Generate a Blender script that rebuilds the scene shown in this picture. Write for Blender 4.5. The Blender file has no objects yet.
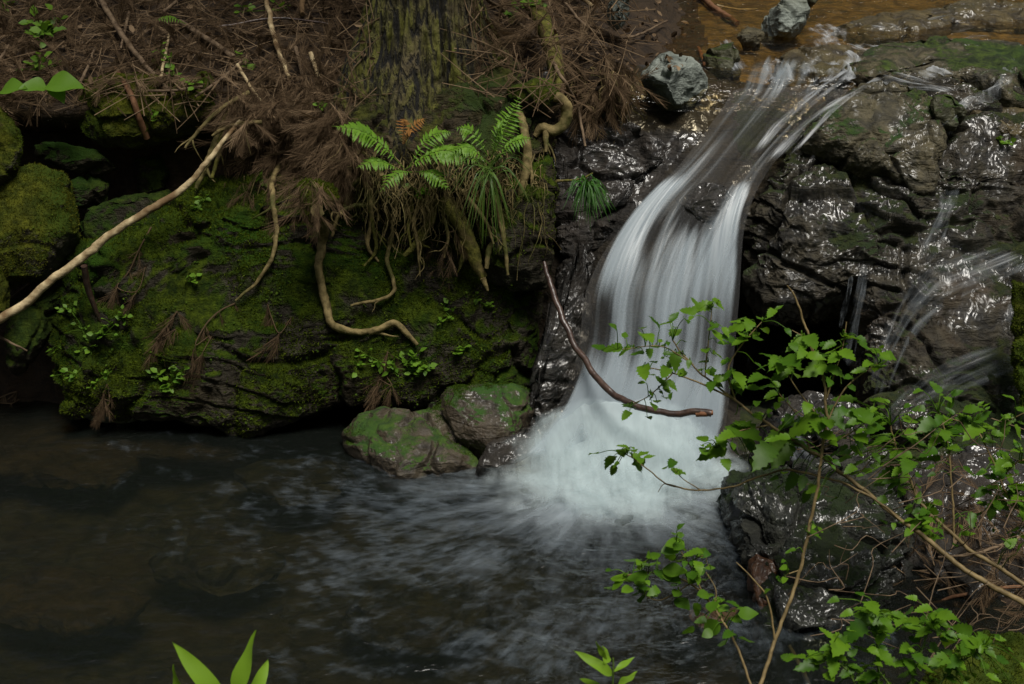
import bpy, math, random
import numpy as np
from mathutils import Vector

# ------------------------------------------------------------------ camera, sky, sun, exposure
SC = bpy.context.scene
COL = SC.collection
R = math.radians
W_PX, H_PX, F_PX = 1024, 684, 1407.0
CAM = np.array([0.0, 0.0, 2.4]); PITCH = R(22.0)

cam_data = bpy.data.cameras.new('camera')
cam_data.sensor_width = 36.0
cam_data.lens = 36.0 * F_PX / W_PX
cam_data.clip_end = 500
cam_data.clip_start = 0.05
cam_data.dof.use_dof = True
cam_data.dof.focus_distance = 5.2
cam_data.dof.aperture_fstop = 7.0
cam = bpy.data.objects.new('camera', cam_data); COL.objects.link(cam)
cam.location = CAM; cam.rotation_euler = (R(90) - PITCH, 0, 0)
SC.camera = cam

SUN_EL, SUN_ROT = R(71), R(150)
world = bpy.data.worlds.new('World'); SC.world = world; world.use_nodes = True
wn = world.node_tree; wn.nodes.clear()
wo = wn.nodes.new('ShaderNodeOutputWorld'); wb = wn.nodes.new('ShaderNodeBackground'); ws = wn.nodes.new('ShaderNodeTexSky')
ws.sky_type = 'NISHITA'; ws.sun_disc = False; ws.sun_elevation = SUN_EL; ws.sun_rotation = SUN_ROT
ws.air_density = 1.0; ws.dust_density = 4.0; ws.ozone_density = 1.0
wb.inputs['Strength'].default_value = 0.055
hs = wn.nodes.new('ShaderNodeHueSaturation'); hs.inputs['Saturation'].default_value = .45
wn.links.new(ws.outputs[0], hs.inputs['Color']); wn.links.new(hs.outputs[0], wb.inputs[0]); wn.links.new(wb.outputs[0], wo.inputs[0])
sun_data = bpy.data.lights.new('sun', 'SUN'); sun_data.energy = 5.0; sun_data.angle = R(26); sun_data.color = (1.0, 0.96, 0.88)
sun = bpy.data.objects.new('sun', sun_data); COL.objects.link(sun)
# direction the light comes FROM (Nishita: rotation 0 = +Y, clockwise seen from above)
sdir = Vector((math.sin(SUN_ROT) * math.cos(SUN_EL), math.cos(SUN_ROT) * math.cos(SUN_EL), math.sin(SUN_EL)))
sun.rotation_euler = sdir.to_track_quat('Z', 'Y').to_euler()

SC.view_settings.view_transform = 'Standard'; SC.view_settings.look = 'None'
SC.view_settings.exposure = -0.30; SC.view_settings.gamma = 1.0
SC.render.engine = 'CYCLES'
SC.cycles.transparent_max_bounces = 40
SC.cycles.max_bounces = 5; SC.cycles.diffuse_bounces = 2; SC.cycles.glossy_bounces = 2; SC.cycles.transmission_bounces = 3
SC.cycles.caustics_reflective = False; SC.cycles.caustics_refractive = False
SC.cycles.sample_clamp_indirect = 3.0
SC.cycles.use_denoising = True

rng = np.random.default_rng(11)
random.seed(5)

# ------------------------------------------------------------------ geometry helpers
CT, ST = math.cos(PITCH), math.sin(PITCH)
def rays(px, py):
    """world direction of a picture point, scaled so that its Y component is 1"""
    x = (np.asarray(px, float) - W_PX / 2) / F_PX; y = -(np.asarray(py, float) - H_PX / 2) / F_PX
    dx = x; dy = CT + ST * y; dz = -ST + CT * y
    return np.stack([dx / dy, np.ones_like(dx), dz / dy], -1)
def P(px, py, Y):
    return CAM + rays(px, py) * np.asarray(Y, float)[..., None]
def Pz(px, py, z):
    r = rays(px, py); return CAM + r * ((z - CAM[2]) / r[..., 2])[..., None]

def _hash(ix, iy, iz, seed):
    h = (ix * 374761393 + iy * 668265263 + iz * 2147483647 + seed * 974634777) & 0xFFFFFFFF
    h = ((h ^ (h >> 13)) * 1274126177) & 0xFFFFFFFF
    h = ((h ^ (h >> 16)) * 2246822519) & 0xFFFFFFFF
    return (h ^ (h >> 15)) & 0xFFFFFFFF
def vnoise(p, seed=0):
    p = np.asarray(p, float); i = np.floor(p).astype(np.int64); f = p - i
    u = f * f * f * (f * (f * 6 - 15) + 10)
    out = np.zeros(p.shape[:-1])
    for dx in (0, 1):
        for dy in (0, 1):
            for dz in (0, 1):
                h = _hash(i[..., 0] + dx, i[..., 1] + dy, i[..., 2] + dz, seed)
                g = np.stack([(h & 1023) / 511.5 - 1, ((h >> 10) & 1023) / 511.5 - 1, ((h >> 20) & 1023) / 511.5 - 1], -1)
                d = np.stack([f[..., 0] - dx, f[..., 1] - dy, f[..., 2] - dz], -1)
                w = (u[..., 0] if dx else 1 - u[..., 0]) * (u[..., 1] if dy else 1 - u[..., 1]) * (u[..., 2] if dz else 1 - u[..., 2])
                out += w * (g * d).sum(-1)
    return out * 1.1
def fbm(p, octv=4, gain=0.5, seed=0):
    a, o, s = 1.0, 0.0, 0.0
    p = np.asarray(p, float)
    for k in range(octv):
        o = o + a * vnoise(p, seed + k * 17); s += a; a *= gain; p = p * 2.03 + 7.3
    return o / s
def ridged(p, octv=4, gain=0.5, seed=0):
    a, o, s = 1.0, 0.0, 0.0
    p = np.asarray(p, float)
    for k in range(octv):
        o = o + a * (1 - np.abs(vnoise(p, seed + k * 31)) * 2.2); s += a; a *= gain; p = p * 2.07 + 3.1
    return o / s
def voro(p, seed=0):
    """F1, F2 and the id of the nearest cell"""
    p = np.asarray(p, float); i = np.floor(p).astype(np.int64)
    f1 = np.full(p.shape[:-1], 9.0); f2 = f1.copy(); cid = np.zeros(p.shape[:-1])
    for dx in (-1, 0, 1):
        for dy in (-1, 0, 1):
            for dz in (-1, 0, 1):
                c = i + np.array([dx, dy, dz]); h = _hash(c[..., 0], c[..., 1], c[..., 2], seed)
                q = c + np.stack([(h & 1023) / 1023, ((h >> 10) & 1023) / 1023, ((h >> 20) & 1023) / 1023], -1)
                d = np.sqrt(((q - p) ** 2).sum(-1)); n = d < f1
                f2 = np.where(n, f1, np.minimum(f2, d)); cid = np.where(n, (h % 997) / 997.0, cid); f1 = np.where(n, d, f1)
    return f1, f2, cid
def smooth(a, b, x):
    t = np.clip((x - a) / (b - a), 0, 1); return t * t * (3 - 2 * t)

def link(name, me, parent=None):
    o = bpy.data.objects.new(name, me); COL.objects.link(o)
    if parent is not None: o.parent = parent
    return o
def mesh_np(name, v, f, mats, parent=None, smooth_sh=True, midx=None, uv=None, attrs=None):
    """v (N,3), f (M,k) arrays -> one mesh object; uv per vertex, attrs per vertex floats"""
    v = np.ascontiguousarray(v, np.float32); f = np.ascontiguousarray(f, np.int32); k = f.shape[1]
    me = bpy.data.meshes.new(name)
    me.vertices.add(len(v)); me.vertices.foreach_set('co', v.ravel())
    me.loops.add(f.size); me.loops.foreach_set('vertex_index', f.ravel())
    me.polygons.add(len(f)); me.polygons.foreach_set('loop_start', np.arange(0, f.size, k, dtype=np.int32))
    me.polygons.foreach_set('loop_total', np.full(len(f), k, np.int32))
    for m in (mats if isinstance(mats, (list, tuple)) else [mats]): me.materials.append(m)
    if midx is not None: me.polygons.foreach_set('material_index', np.asarray(midx, np.int32))
    me.update(calc_edges=True)
    me.polygons.foreach_set('use_smooth', np.full(len(f), smooth_sh))
    if uv is not None:
        l = me.uv_layers.new(name='UVMap'); l.data.foreach_set('uv', np.asarray(uv, np.float32)[f.ravel()].ravel())
    for an, av in (attrs or {}).items():
        a = me.attributes.new(an, 'FLOAT', 'POINT'); a.data.foreach_set('value', np.asarray(av, np.float32))
    me.validate(); me.update()
    return link(name, me, parent)
def grid_faces(nu, nv, wrap=False):
    i = np.arange(nu - (0 if wrap else 1)); j = np.arange(nv - 1)
    I, J = np.meshgrid(i, j, indexing='ij'); I2 = (I + 1) % nu
    return np.stack([I * nv + J, I2 * nv + J, I2 * nv + J + 1, I * nv + J + 1], -1).reshape(-1, 4)
def vnormals(v, f):
    n = np.zeros_like(v)
    a = v[f[:, 0]]; b = v[f[:, 1]]; c = v[f[:, 2]]
    fn = np.cross(b - a, c - a)
    if f.shape[1] == 4:
        d = v[f[:, 3]]; fn = np.cross(c - a, d - b)
    for k in range(f.shape[1]): np.add.at(n, f[:, k], fn)
    return n / (np.linalg.norm(n, axis=1, keepdims=True) + 1e-12)

_ICO = {}
def ico(level):
    if level in _ICO: return _ICO[level]
    t = (1 + 5 ** .5) / 2
    v = np.array([(-1, t, 0), (1, t, 0), (-1, -t, 0), (1, -t, 0), (0, -1, t), (0, 1, t), (0, -1, -t), (0, 1, -t), (t, 0, -1), (t, 0, 1), (-t, 0, -1), (-t, 0, 1)], float)
    f = np.array([(0, 11, 5), (0, 5, 1), (0, 1, 7), (0, 7, 10), (0, 10, 11), (1, 5, 9), (5, 11, 4), (11, 10, 2), (10, 7, 6), (7, 1, 8), (3, 9, 4), (3, 4, 2), (3, 2, 6), (3, 6, 8), (3, 8, 9), (4, 9, 5), (2, 4, 11), (6, 2, 10), (8, 6, 7), (9, 8, 1)])
    v /= np.linalg.norm(v, axis=1, keepdims=True)
    for _ in range(level):
        e = np.sort(np.concatenate([f[:, [0, 1]], f[:, [1, 2]], f[:, [2, 0]]]), 1)
        ue, inv = np.unique(e, axis=0, return_inverse=True); inv = inv.ravel()
        m = v[ue[:, 0]] + v[ue[:, 1]]; m /= np.linalg.norm(m, axis=1, keepdims=True)
        k = len(f); ab = inv[:k] + len(v); bc = inv[k:2 * k] + len(v); ca = inv[2 * k:] + len(v)
        f = np.concatenate([np.stack([f[:, 0], ab, ca], 1), np.stack([f[:, 1], bc, ab], 1), np.stack([f[:, 2], ca, bc], 1), np.stack([ab, bc, ca], 1)])
        v = np.concatenate([v, m])
    _ICO[level] = (v, f); return _ICO[level]

class MB:
    """collects small pieces into one mesh"""
    def __init__(s): s.v = []; s.f3 = []; s.f4 = []; s.n = 0
    def add(s, v, f):
        v = np.asarray(v, float); f = np.asarray(f, int)
        s.v.append(v); (s.f4 if f.shape[1] == 4 else s.f3).append(f + s.n); s.n += len(v)
    def build(s, name, mat, parent=None, smooth_sh=True):
        v = np.concatenate(s.v)
        fs = []
        if s.f4:
            q = np.concatenate(s.f4); fs += [q[:, [0, 1, 2]], q[:, [0, 2, 3]]] if s.f3 else [q]
        if s.f3: fs.append(np.concatenate(s.f3))
        return mesh_np(name, v, np.concatenate(fs), mat, parent, smooth_sh)

def catmull(pts, n):
    pts = np.asarray(pts, float); m = len(pts)
    if m == 2: t = np.linspace(0, 1, n)[:, None]; return pts[0] * (1 - t) + pts[1] * t
    q = np.vstack([2 * pts[0] - pts[1], pts, 2 * pts[-1] - pts[-2]])
    T = np.linspace(0, m - 1 - 1e-9, n); i = T.astype(int); t = (T - i)[:, None]
    p0, p1, p2, p3 = q[i], q[i + 1], q[i + 2], q[i + 3]
    return 0.5 * (2 * p1 + (p2 - p0) * t + (2 * p0 - 5 * p1 + 4 * p2 - p3) * t ** 2 + (3 * p1 - p0 - 3 * p2 + p3) * t ** 3)
def tube(mb, path, rad, sides=8, rough=0.0, seed=0, cap=True):
    path = np.asarray(path, float); n = len(path)
    rad = np.interp(np.linspace(0, 1, n), np.linspace(0, 1, len(np.atleast_1d(rad))), np.atleast_1d(rad))
    t = np.gradient(path, axis=0); t /= np.linalg.norm(t, axis=1, keepdims=True) + 1e-12
    ref = np.array([0.13, -0.9, 0.41]); a = np.cross(t, ref); a /= np.linalg.norm(a, axis=1, keepdims=True) + 1e-9
    b = np.cross(t, a)
    th = np.linspace(0, 2 * np.pi, sides, endpoint=False)
    ring = np.cos(th)[None, :, None] * a[:, None] + np.sin(th)[None, :, None] * b[:, None]
    r = rad[:, None] * np.ones(sides)[None]
    v = path[:, None] + ring * r[..., None]
    if rough:
        v = path[:, None] + ring * (r * (1 + rough * fbm(v / (rad.max() * 1.6), 3, .6, seed)))[..., None]
    v = v.reshape(-1, 3)
    i, j = np.meshgrid(np.arange(n - 1), np.arange(sides), indexing='ij'); j2 = (j + 1) % sides
    f = np.stack([i * sides + j, i * sides + j2, (i + 1) * sides + j2, (i + 1) * sides + j], -1).reshape(-1, 4)
    mb.add(v, f)
    if cap:
        for k, c in ((0, path[0]), (n - 1, path[-1])):
            jj = np.arange(sides); vv = np.vstack([v[k * sides:(k + 1) * sides], c])
            ff = np.stack([jj, (jj + 1) % sides, np.full(sides, sides)], 1)
            mb.add(vv, ff if k else ff[:, ::-1])

def tag(o, label, cat, group=None, kind=None):
    if label: o['label'] = label
    if cat: o['category'] = cat
    if group: o['group'] = group
    if kind: o['kind'] = kind
    return o
def empty(name, loc):
    o = bpy.data.objects.new(name, None); COL.objects.link(o); o.location = Vector(loc); o.empty_display_size = .05
    return o
def adopt(o, root):
    """parent a mesh built in world coordinates under a root that stands elsewhere"""
    o.parent = root
    if root.type == 'EMPTY':
        o.location = -root.location
    return o

# ------------------------------------------------------------------ materials
class NT:
    def __init__(s, name):
        s.m = bpy.data.materials.new(name); s.m.use_nodes = True; s.t = s.m.node_tree; s.t.nodes.clear()
        s.out = s.t.nodes.new('ShaderNodeOutputMaterial')
    def n(s, typ, props=None, **ins):
        nd = s.t.nodes.new('ShaderNode' + typ)
        for k, v in (props or {}).items(): setattr(nd, k, v)
        for k, v in ins.items():
            key = int(k[1:]) if k[0] == 'i' and k[1:].isdigit() else k.replace('_', ' ')
            s.put(nd.inputs[key], v)
        return nd
    def put(s, sock, v):
        if isinstance(v, bpy.types.NodeSocket): s.t.links.new(v, sock)
        elif isinstance(v, bpy.types.Node): s.t.links.new(v.outputs[0], sock)
        else:
            if isinstance(v, tuple) and len(v) == 3 and sock.type == 'RGBA': v = v + (1,)
            sock.default_value = v
    def math(s, op, a, b=0.0, clamp=False): return s.n('Math', {'operation': op, 'use_clamp': clamp}, i0=a, i1=b).outputs[0]
    def mix(s, f, a, b): 
        nd = s.n('Mix', {'data_type': 'RGBA'}); s.put(nd.inputs[0], f); s.put(nd.inputs[6], a); s.put(nd.inputs[7], b); return nd.outputs[2]
    def noise(s, scale, detail=4.0, rough=0.55, vec=None, dist=0.0, out=0):
        kw = dict(Scale=float(scale), Detail=float(detail), Roughness=float(rough), Distortion=float(dist))
        nd = s.n('TexNoise', None, **kw)
        if vec is not None: s.put(nd.inputs['Vector'], vec)
        return nd.outputs[out]
    def ramp(s, fac, lo, hi): return s.n('MapRange', {'interpolation_type': 'SMOOTHSTEP'}, i0=fac, i1=float(lo), i2=float(hi), i3=0.0, i4=1.0).outputs[0]
    def pos(s): return s.n('NewGeometry').outputs['Position']
    def scaled(s, vec, sc): return s.n('VectorMath', {'operation': 'MULTIPLY'}, i0=vec, i1=sc).outputs[0]
    def done(s, sh): s.t.links.new(sh.outputs[0] if isinstance(sh, bpy.types.Node) else sh, s.out.inputs[0]); return s.m

def rock_mat(name, dark, light, stain, moss=0.0, wet=0.5, moss_dark=(.012, .022, .004), moss_light=(.06, .085, .010), bump=.5, fine=70, moss_up=.45, film=0.0):
    k = NT(name); pos = k.pos()
    big = k.noise(2.6, 6, .6, pos); mid = k.noise(13, 6, .65, pos, .6); fin = k.noise(fine, 7, .7, pos)
    c = k.mix(k.ramp(mid, .32, .68), dark, light)
    c = k.mix(k.math('MULTIPLY', k.ramp(big, .48, .7), .7), c, stain)
    strata = k.noise(9, 5, .6, k.scaled(pos, (.6, 1.0, 4.5)), .8)
    c = k.mix(k.math('MULTIPLY', k.ramp(strata, .5, .75), .45), c, tuple(x * .45 for x in dark))
    c = k.mix(k.math('MULTIPLY', k.ramp(fin, .58, .72), .35), c, tuple(min(1, x * 1.9) for x in light))
    ro = k.n('MapRange', None, i0=k.noise(5, 4, .6, pos), i1=.3, i2=.7, i3=.75 - .62 * wet, i4=.95 - .62 * wet).outputs[0]
    h = k.math('ADD', k.math('MULTIPLY', mid, .9), k.math('ADD', k.math('MULTIPLY', fin, .28), k.math('MULTIPLY', strata, .8)))
    spec = .5; mm = 0.0
    if moss > 0:
        nz = k.n('SeparateXYZ', None, i0=k.n('NewGeometry').outputs['Normal']).outputs[2]
        pat = k.noise(3.3, 7, .68, pos, .4)
        mm = k.math('ADD', k.math('MULTIPLY', nz, moss_up), k.math('MULTIPLY', k.math('SUBTRACT', pat, .5), 2.2))
        mm = k.ramp(mm, .42 - moss * .8, .62 - moss * .8)
        mc = k.mix(k.ramp(k.noise(22, 6, .7, pos), .35, .7), moss_dark, moss_light)
        mc = k.mix(k.ramp(k.noise(2.1, 4, .6, pos), .42, .7), mc, (moss_light[0] * .35, moss_light[1] * .62, moss_light[2] * .7))
        c = k.mix(mm, c, mc)
        ro = k.n('Mix', {'data_type': 'FLOAT'}, i0=mm, i2=ro, i3=.92).outputs[0]
        h = k.math('ADD', h, k.math('MULTIPLY', mm, k.math('ADD', .5, k.math('MULTIPLY', k.noise(130, 5, .75, pos), .8))))
    bp = k.n('Bump', None, Strength=float(bump), Distance=.03, Height=h)
    p = k.n('BsdfPrincipled', None, Base_Color=c, Roughness=ro, Normal=bp.outputs[0])
    p.inputs['Specular IOR Level'].default_value = .4 if film else (.12 if moss > .4 else .3)
    if film:
        # a skin of running water over the stone
        b2 = k.n('Bump', None, Strength=1.0, Distance=.017, Height=k.math('ADD', k.noise(17, 1.8, .55, k.scaled(pos, (1.2, 1.2, .75)), 1.2), k.math('MULTIPLY', k.noise(6, 2, .5, pos, .8), 2.0)))
        k.put(p.inputs['Coat Weight'], k.math('MULTIPLY', k.math('MULTIPLY', k.ramp(k.noise(3.4, 4, .6, pos, .8), .40, .62), film), k.math('SUBTRACT', 1.0, mm))); p.inputs['Coat Roughness'].default_value = .25; p.inputs['Coat IOR'].default_value = 1.7
        k.put(p.inputs['Coat Normal'], b2.outputs[0])
    return k.done(p)

def plain_mat(name, c1, c2, rough=.8, scale=30, bump=.3, stretch=(1, 1, 1), spec=.3, trans=0.0, c3=None):
    k = NT(name); pos = k.scaled(k.pos(), stretch)
    n1 = k.noise(scale, 5, .6, pos)
    c = k.mix(k.ramp(n1, .3, .7), c1, c2)
    if c3: c = k.mix(k.ramp(k.noise(scale * .17, 4, .6, pos), .5, .66), c, c3)
    p = k.n('BsdfPrincipled', None, Base_Color=c, Roughness=float(rough))
    p.inputs['Specular IOR Level'].default_value = spec
    if bump: k.put(p.inputs['Normal'], k.n('Bump', None, Strength=float(bump), Distance=.01, Height=n1).outputs[0])
    if trans:
        tr = k.n('BsdfTranslucent', None, Color=c)
        return k.done(k.n('MixShader', None, i0=float(trans), i1=p, i2=tr))
    return k.done(p)
def leaf_mat(name, c1, c2, rough=.5, trans=.35, island=.35):
    """leaves: each leaf of the mesh has its own shade of green"""
    k = NT(name); g = k.n('NewGeometry'); rnd = g.outputs['Random Per Island']
    c = k.mix(k.math('ADD', k.math('MULTIPLY', rnd, .85), k.math('MULTIPLY', k.noise(40, 3, .5, g.outputs['Position']), .35)), c1, c2)
    p = k.n('BsdfPrincipled', None, Base_Color=c, Roughness=float(rough))
    p.inputs['Specular IOR Level'].default_value = .3 if rough < .6 else .08
    tr = k.n('BsdfTranslucent', None, Color=k.mix(.5, c, (c2[0] * 1.5, c2[1] * 1.3, c2[2])))
    return k.done(k.n('MixShader', None, i0=float(trans), i1=p, i2=tr))

M = {}
M['soil'] = rock_mat('forest_soil', (.016, .010, .006), (.055, .034, .017), (.035, .022, .010), moss=.0, wet=.15, bump=.8, fine=90)
M['bed'] = rock_mat('stream_bed_gravel', (.030, .019, .006), (.185, .125, .045), (.10, .068, .02), wet=.5, bump=.7, fine=60)
M['mud'] = rock_mat('brown_mud', (.028, .016, .007), (.095, .056, .025), (.06, .032, .012), wet=.2, bump=.8, fine=40)
M['pool_floor'] = rock_mat('pool_floor_stones', (.014, .011, .006), (.075, .055, .026), (.060, .032, .010), wet=.3, bump=.8, fine=30)
M['hill'] = rock_mat('forest_floor', (.010, .010, .005), (.03, .03, .014), (.012, .022, .006), moss=.2, wet=.0)
M['moss_rock'] = rock_mat('mossy_rock', (.012, .010, .007), (.056, .050, .035), (.034, .026, .013), moss=.50, wet=.3, bump=.9, moss_light=(.085, .120, .007), moss_dark=(.014, .026, .003))
M['moss_slab'] = rock_mat('moss_covered_rock', (.02, .018, .012), (.07, .065, .045), (.04, .036, .02), moss=.78, wet=.15, moss_light=(.12, .125, .012), moss_dark=(.030, .036, .005), bump=.7)
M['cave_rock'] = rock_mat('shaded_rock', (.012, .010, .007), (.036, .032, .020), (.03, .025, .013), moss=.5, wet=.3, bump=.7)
M['green_rock'] = rock_mat('bright_moss_rock', (.016, .012, .007), (.075, .060, .038), (.040, .026, .012), moss=.11, wet=.4, moss_light=(.060, .105, .008), moss_dark=(.014, .032, .004), moss_up=.6, film=.4)
M['wet_dark'] = rock_mat('wet_black_rock', (.005, .004, .003), (.026, .021, .015), (.018, .011, .006), wet=.25, bump=.9, fine=45, film=1.0)
M['wet_front'] = rock_mat('wet_greenish_rock', (.005, .006, .004), (.034, .035, .025), (.018, .030, .016), moss=.08, moss_light=(.03, .05, .008), wet=.25, bump=1.0, fine=50, film=.9)
M['fall_bed'] = rock_mat('rock_under_fall', (.006, .005, .004), (.030, .024, .015), (.030, .020, .009), wet=.3, bump=.8)
M['wet_right'] = rock_mat('wet_grey_rock', (.006, .005, .003), (.046, .038, .022), (.052, .030, .010), moss=.18, wet=.2, bump=.9, fine=50, film=.85, moss_light=(.05, .060, .008))
M['wet_slab'] = rock_mat('wet_olive_rock', (.018, .016, .008), (.095, .080, .042), (.075, .055, .018), moss=.16, wet=.3, bump=.8, fine=55, film=.6, moss_light=(.07, .11, .012))
M['rust'] = rock_mat('rusty_stone', (.03, .012, .004), (.12, .045, .012), (.06, .025, .008), wet=.6, film=.5)
M['amber_rock'] = rock_mat('amber_wet_rock', (.020, .014, .005), (.095, .070, .024), (.055, .048, .012), moss=.0, wet=.4, bump=.8, film=.6)
M['grey_stone'] = rock_mat('dry_grey_stone', (.10, .115, .10), (.24, .265, .235), (.16, .165, .12), wet=.12, bump=.6, fine=60)
M['green_stone'] = rock_mat('algae_stone', (.03, .03, .016), (.08, .08, .045), (.05, .045, .015), moss=.25, wet=.5)
def bark_mat():
    k = NT('cedar_bark'); pos = k.pos()
    v = k.scaled(pos, (1, 1, .045)); a = k.noise(40, 4, .6, v, .3); b = k.noise(80, 4, .6, k.scaled(pos, (1, 1, .5)), .3)
    h = k.math('ADD', k.ramp(a, .36, .58), k.math('MULTIPLY', b, .5))
    c = k.mix(k.ramp(h, .25, 1.15), (.003, .0025, .0015), (.085, .066, .030))
    ms = k.math('MULTIPLY', k.ramp(k.noise(5, 5, .65, pos), .36, .60), k.ramp(a, .38, .6))
    c = k.mix(ms, c, (.095, .095, .010))
    p = k.n('BsdfPrincipled', None, Base_Color=c, Roughness=.9, Normal=k.n('Bump', None, Strength=1.0, Distance=.022, Height=h).outputs[0])
    return k.done(p)
M['bark'] = bark_mat()
M['root'] = plain_mat('root_bark', (.065, .050, .015), (.25, .19, .080), .8, 30, .5, c3=(.06, .062, .012))
M['moss_root'] = plain_mat('mossy_root_bark', (.04, .042, .006), (.15, .14, .026), .9, 40, 1.0, c3=(.15, .11, .045))
M['root_soil'] = rock_mat('root_mass', (.02, .014, .007), (.085, .062, .030), (.05, .05, .010), moss_light=(.10, .105, .012), moss_dark=(.03, .034, .005), moss=.40, wet=.1, bump=1.0, fine=60)
M['pale_branch'] = plain_mat('bare_branch_wood', (.21, .145, .07), (.56, .45, .26), .75, 26, .6, c3=(.15, .09, .04))
M['twig'] = plain_mat('dry_twig_bark', (.07, .045, .026), (.20, .14, .085), .8, 28, .4)
M['red_twig'] = plain_mat('reddish_dead_cedar', (.10, .045, .020), (.20, .10, .05), .8, 28, .4)
M['dark_branch'] = plain_mat('wet_dark_branch', (.025, .014, .010), (.07, .04, .028), .35, 30, .4, spec=.6)
M['cut_wood'] = plain_mat('cut_wood_end', (.14, .06, .028), (.26, .12, .06), .6, 40, .2)
M['litter'] = leaf_mat('dead_cedar_needles', (.028, .018, .010), (.145, .097, .056), .85, .1)
M['pale_litter'] = leaf_mat('pale_dead_needles', (.08, .050, .028), (.27, .19, .115), .85, .1)
M['moss'] = leaf_mat('moss_shoots', (.018, .034, .003), (.095, .130, .008), .8, .3)
M['moss_slab_shoots'] = leaf_mat('yellow_moss_shoots', (.035, .042, .005), (.125, .130, .012), .8, .3)
M['moss_bright'] = leaf_mat('bright_moss_shoots', (.022, .050, .004), (.075, .125, .012), .8, .3)
M['shrub_leaf'] = leaf_mat('shrub_leaf', (.025, .088, .006), (.12, .24, .012), .45, .40)
M['broad_leaf'] = leaf_mat('broad_leaf', (.085, .20, .012), (.13, .26, .02), .5, .4)
M['fresh_leaf'] = leaf_mat('fresh_leaf', (.14, .27, .014), (.22, .38, .03), .4, .42)
M['fern'] = leaf_mat('fern_green', (.085, .19, .012), (.15, .29, .025), .5, .35)
M['dead_fern'] = leaf_mat('dead_fern', (.20, .09, .025), (.34, .17, .05), .7, .3)
M['sedge'] = leaf_mat('sedge_green', (.035, .085, .010), (.10, .17, .025), .5, .3)
M['dark_sedge'] = leaf_mat('dark_sedge', (.012, .055, .005), (.045, .14, .012), .5, .3)
M['sprout'] = leaf_mat('sprout_green', (.06, .15, .010), (.15, .28, .022), .5, .35)
M['crown'] = leaf_mat('cedar_needles', (.012, .03, .008), (.03, .07, .015), .7, .25)
M['stem'] = plain_mat('shrub_stem', (.10, .07, .028), (.22, .16, .07), .6, 30, .3)
M['green_stem'] = plain_mat('green_stem', (.05, .09, .012), (.10, .15, .03), .5, 30, .2)

# water
def water_mat(name, tint, bscale, bstr, stretch=(1, 1, 1), rough=.06, body=None, bodyfac=.0):
    k = NT(name); pos = k.scaled(k.pos(), stretch)
    h = k.math('ADD', k.noise(bscale, 3, .55, pos, .8), k.math('MULTIPLY', k.noise(bscale * 3.1, 3, .6, pos, .5), .35))
    b = k.n('Bump', None, Strength=1.0, Distance=float(bstr), Height=h)
    gl = k.n('BsdfGlossy', None, Color=(1, 1, 1), Roughness=float(rough), Normal=b.outputs[0])
    tr = k.n('BsdfTransparent', None, Color=tint)
    base = tr
    if body:
        base = k.n('MixShader', None, i0=float(bodyfac), i1=tr, i2=k.n('BsdfDiffuse', None, Color=body))
    fr = k.n('Fresnel', None, IOR=1.33, Normal=b.outputs[0])
    return k.done(k.n('MixShader', None, i0=fr.outputs[0], i1=base, i2=gl))
M['pool'] = water_mat('pool_water', (.52, .53, .41), 5, .028, (1, 1.3, 1), .24, (.011, .015, .012), .32)
M['stream'] = water_mat('stream_water', (.90, .80, .58), 4.5, .05, (1, 1.8, 1), .12)

def flow_mat(name, col, su, sv, lo, hi, gain, seed, soft=.5):
    """long-exposure white water: streaks along the flow, see-through between them"""
    k = NT(name)
    uv = k.n('UVMap').outputs[0]
    off = k.n('VectorMath', {'operation': 'ADD'}, i0=uv, i1=(seed * 3.7, seed * 1.3, 0)).outputs[0]
    st = k.noise(1.0, 4, .6, k.scaled(off, (su, sv, 1)), .25)
    st2 = k.noise(1.0, 3, .6, k.scaled(off, (su * 3.3, sv * 1.2, 1)), .15)
    d = k.n('Attribute', {'attribute_name': 'cover'}).outputs['Fac']
    s = k.math('ADD', k.math('MULTIPLY', st, .68), k.math('MULTIPLY', st2, .32))
    # dense water closes the gaps between streaks
    s = k.math('ADD', s, k.math('MULTIPLY', k.math('SUBTRACT', d, .5), soft))
    a = k.math('MULTIPLY', k.ramp(s, lo, hi), k.math('MULTIPLY', k.ramp(d, 0.0, .45), gain), True)
    df = k.n('BsdfDiffuse', None, Color=col); tl = k.n('BsdfTranslucent', None, Color=col)
    gl = k.n('BsdfGlossy', None, Color=(1, 1, 1), Roughness=.35)
    sh = k.n('MixShader', None, i0=.4, i1=df, i2=tl); sh = k.n('MixShader', None, i0=.06, i1=sh, i2=gl)
    return k.done(k.n('MixShader', None, i0=a, i1=k.n('BsdfTransparent', None), i2=sh))

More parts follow.
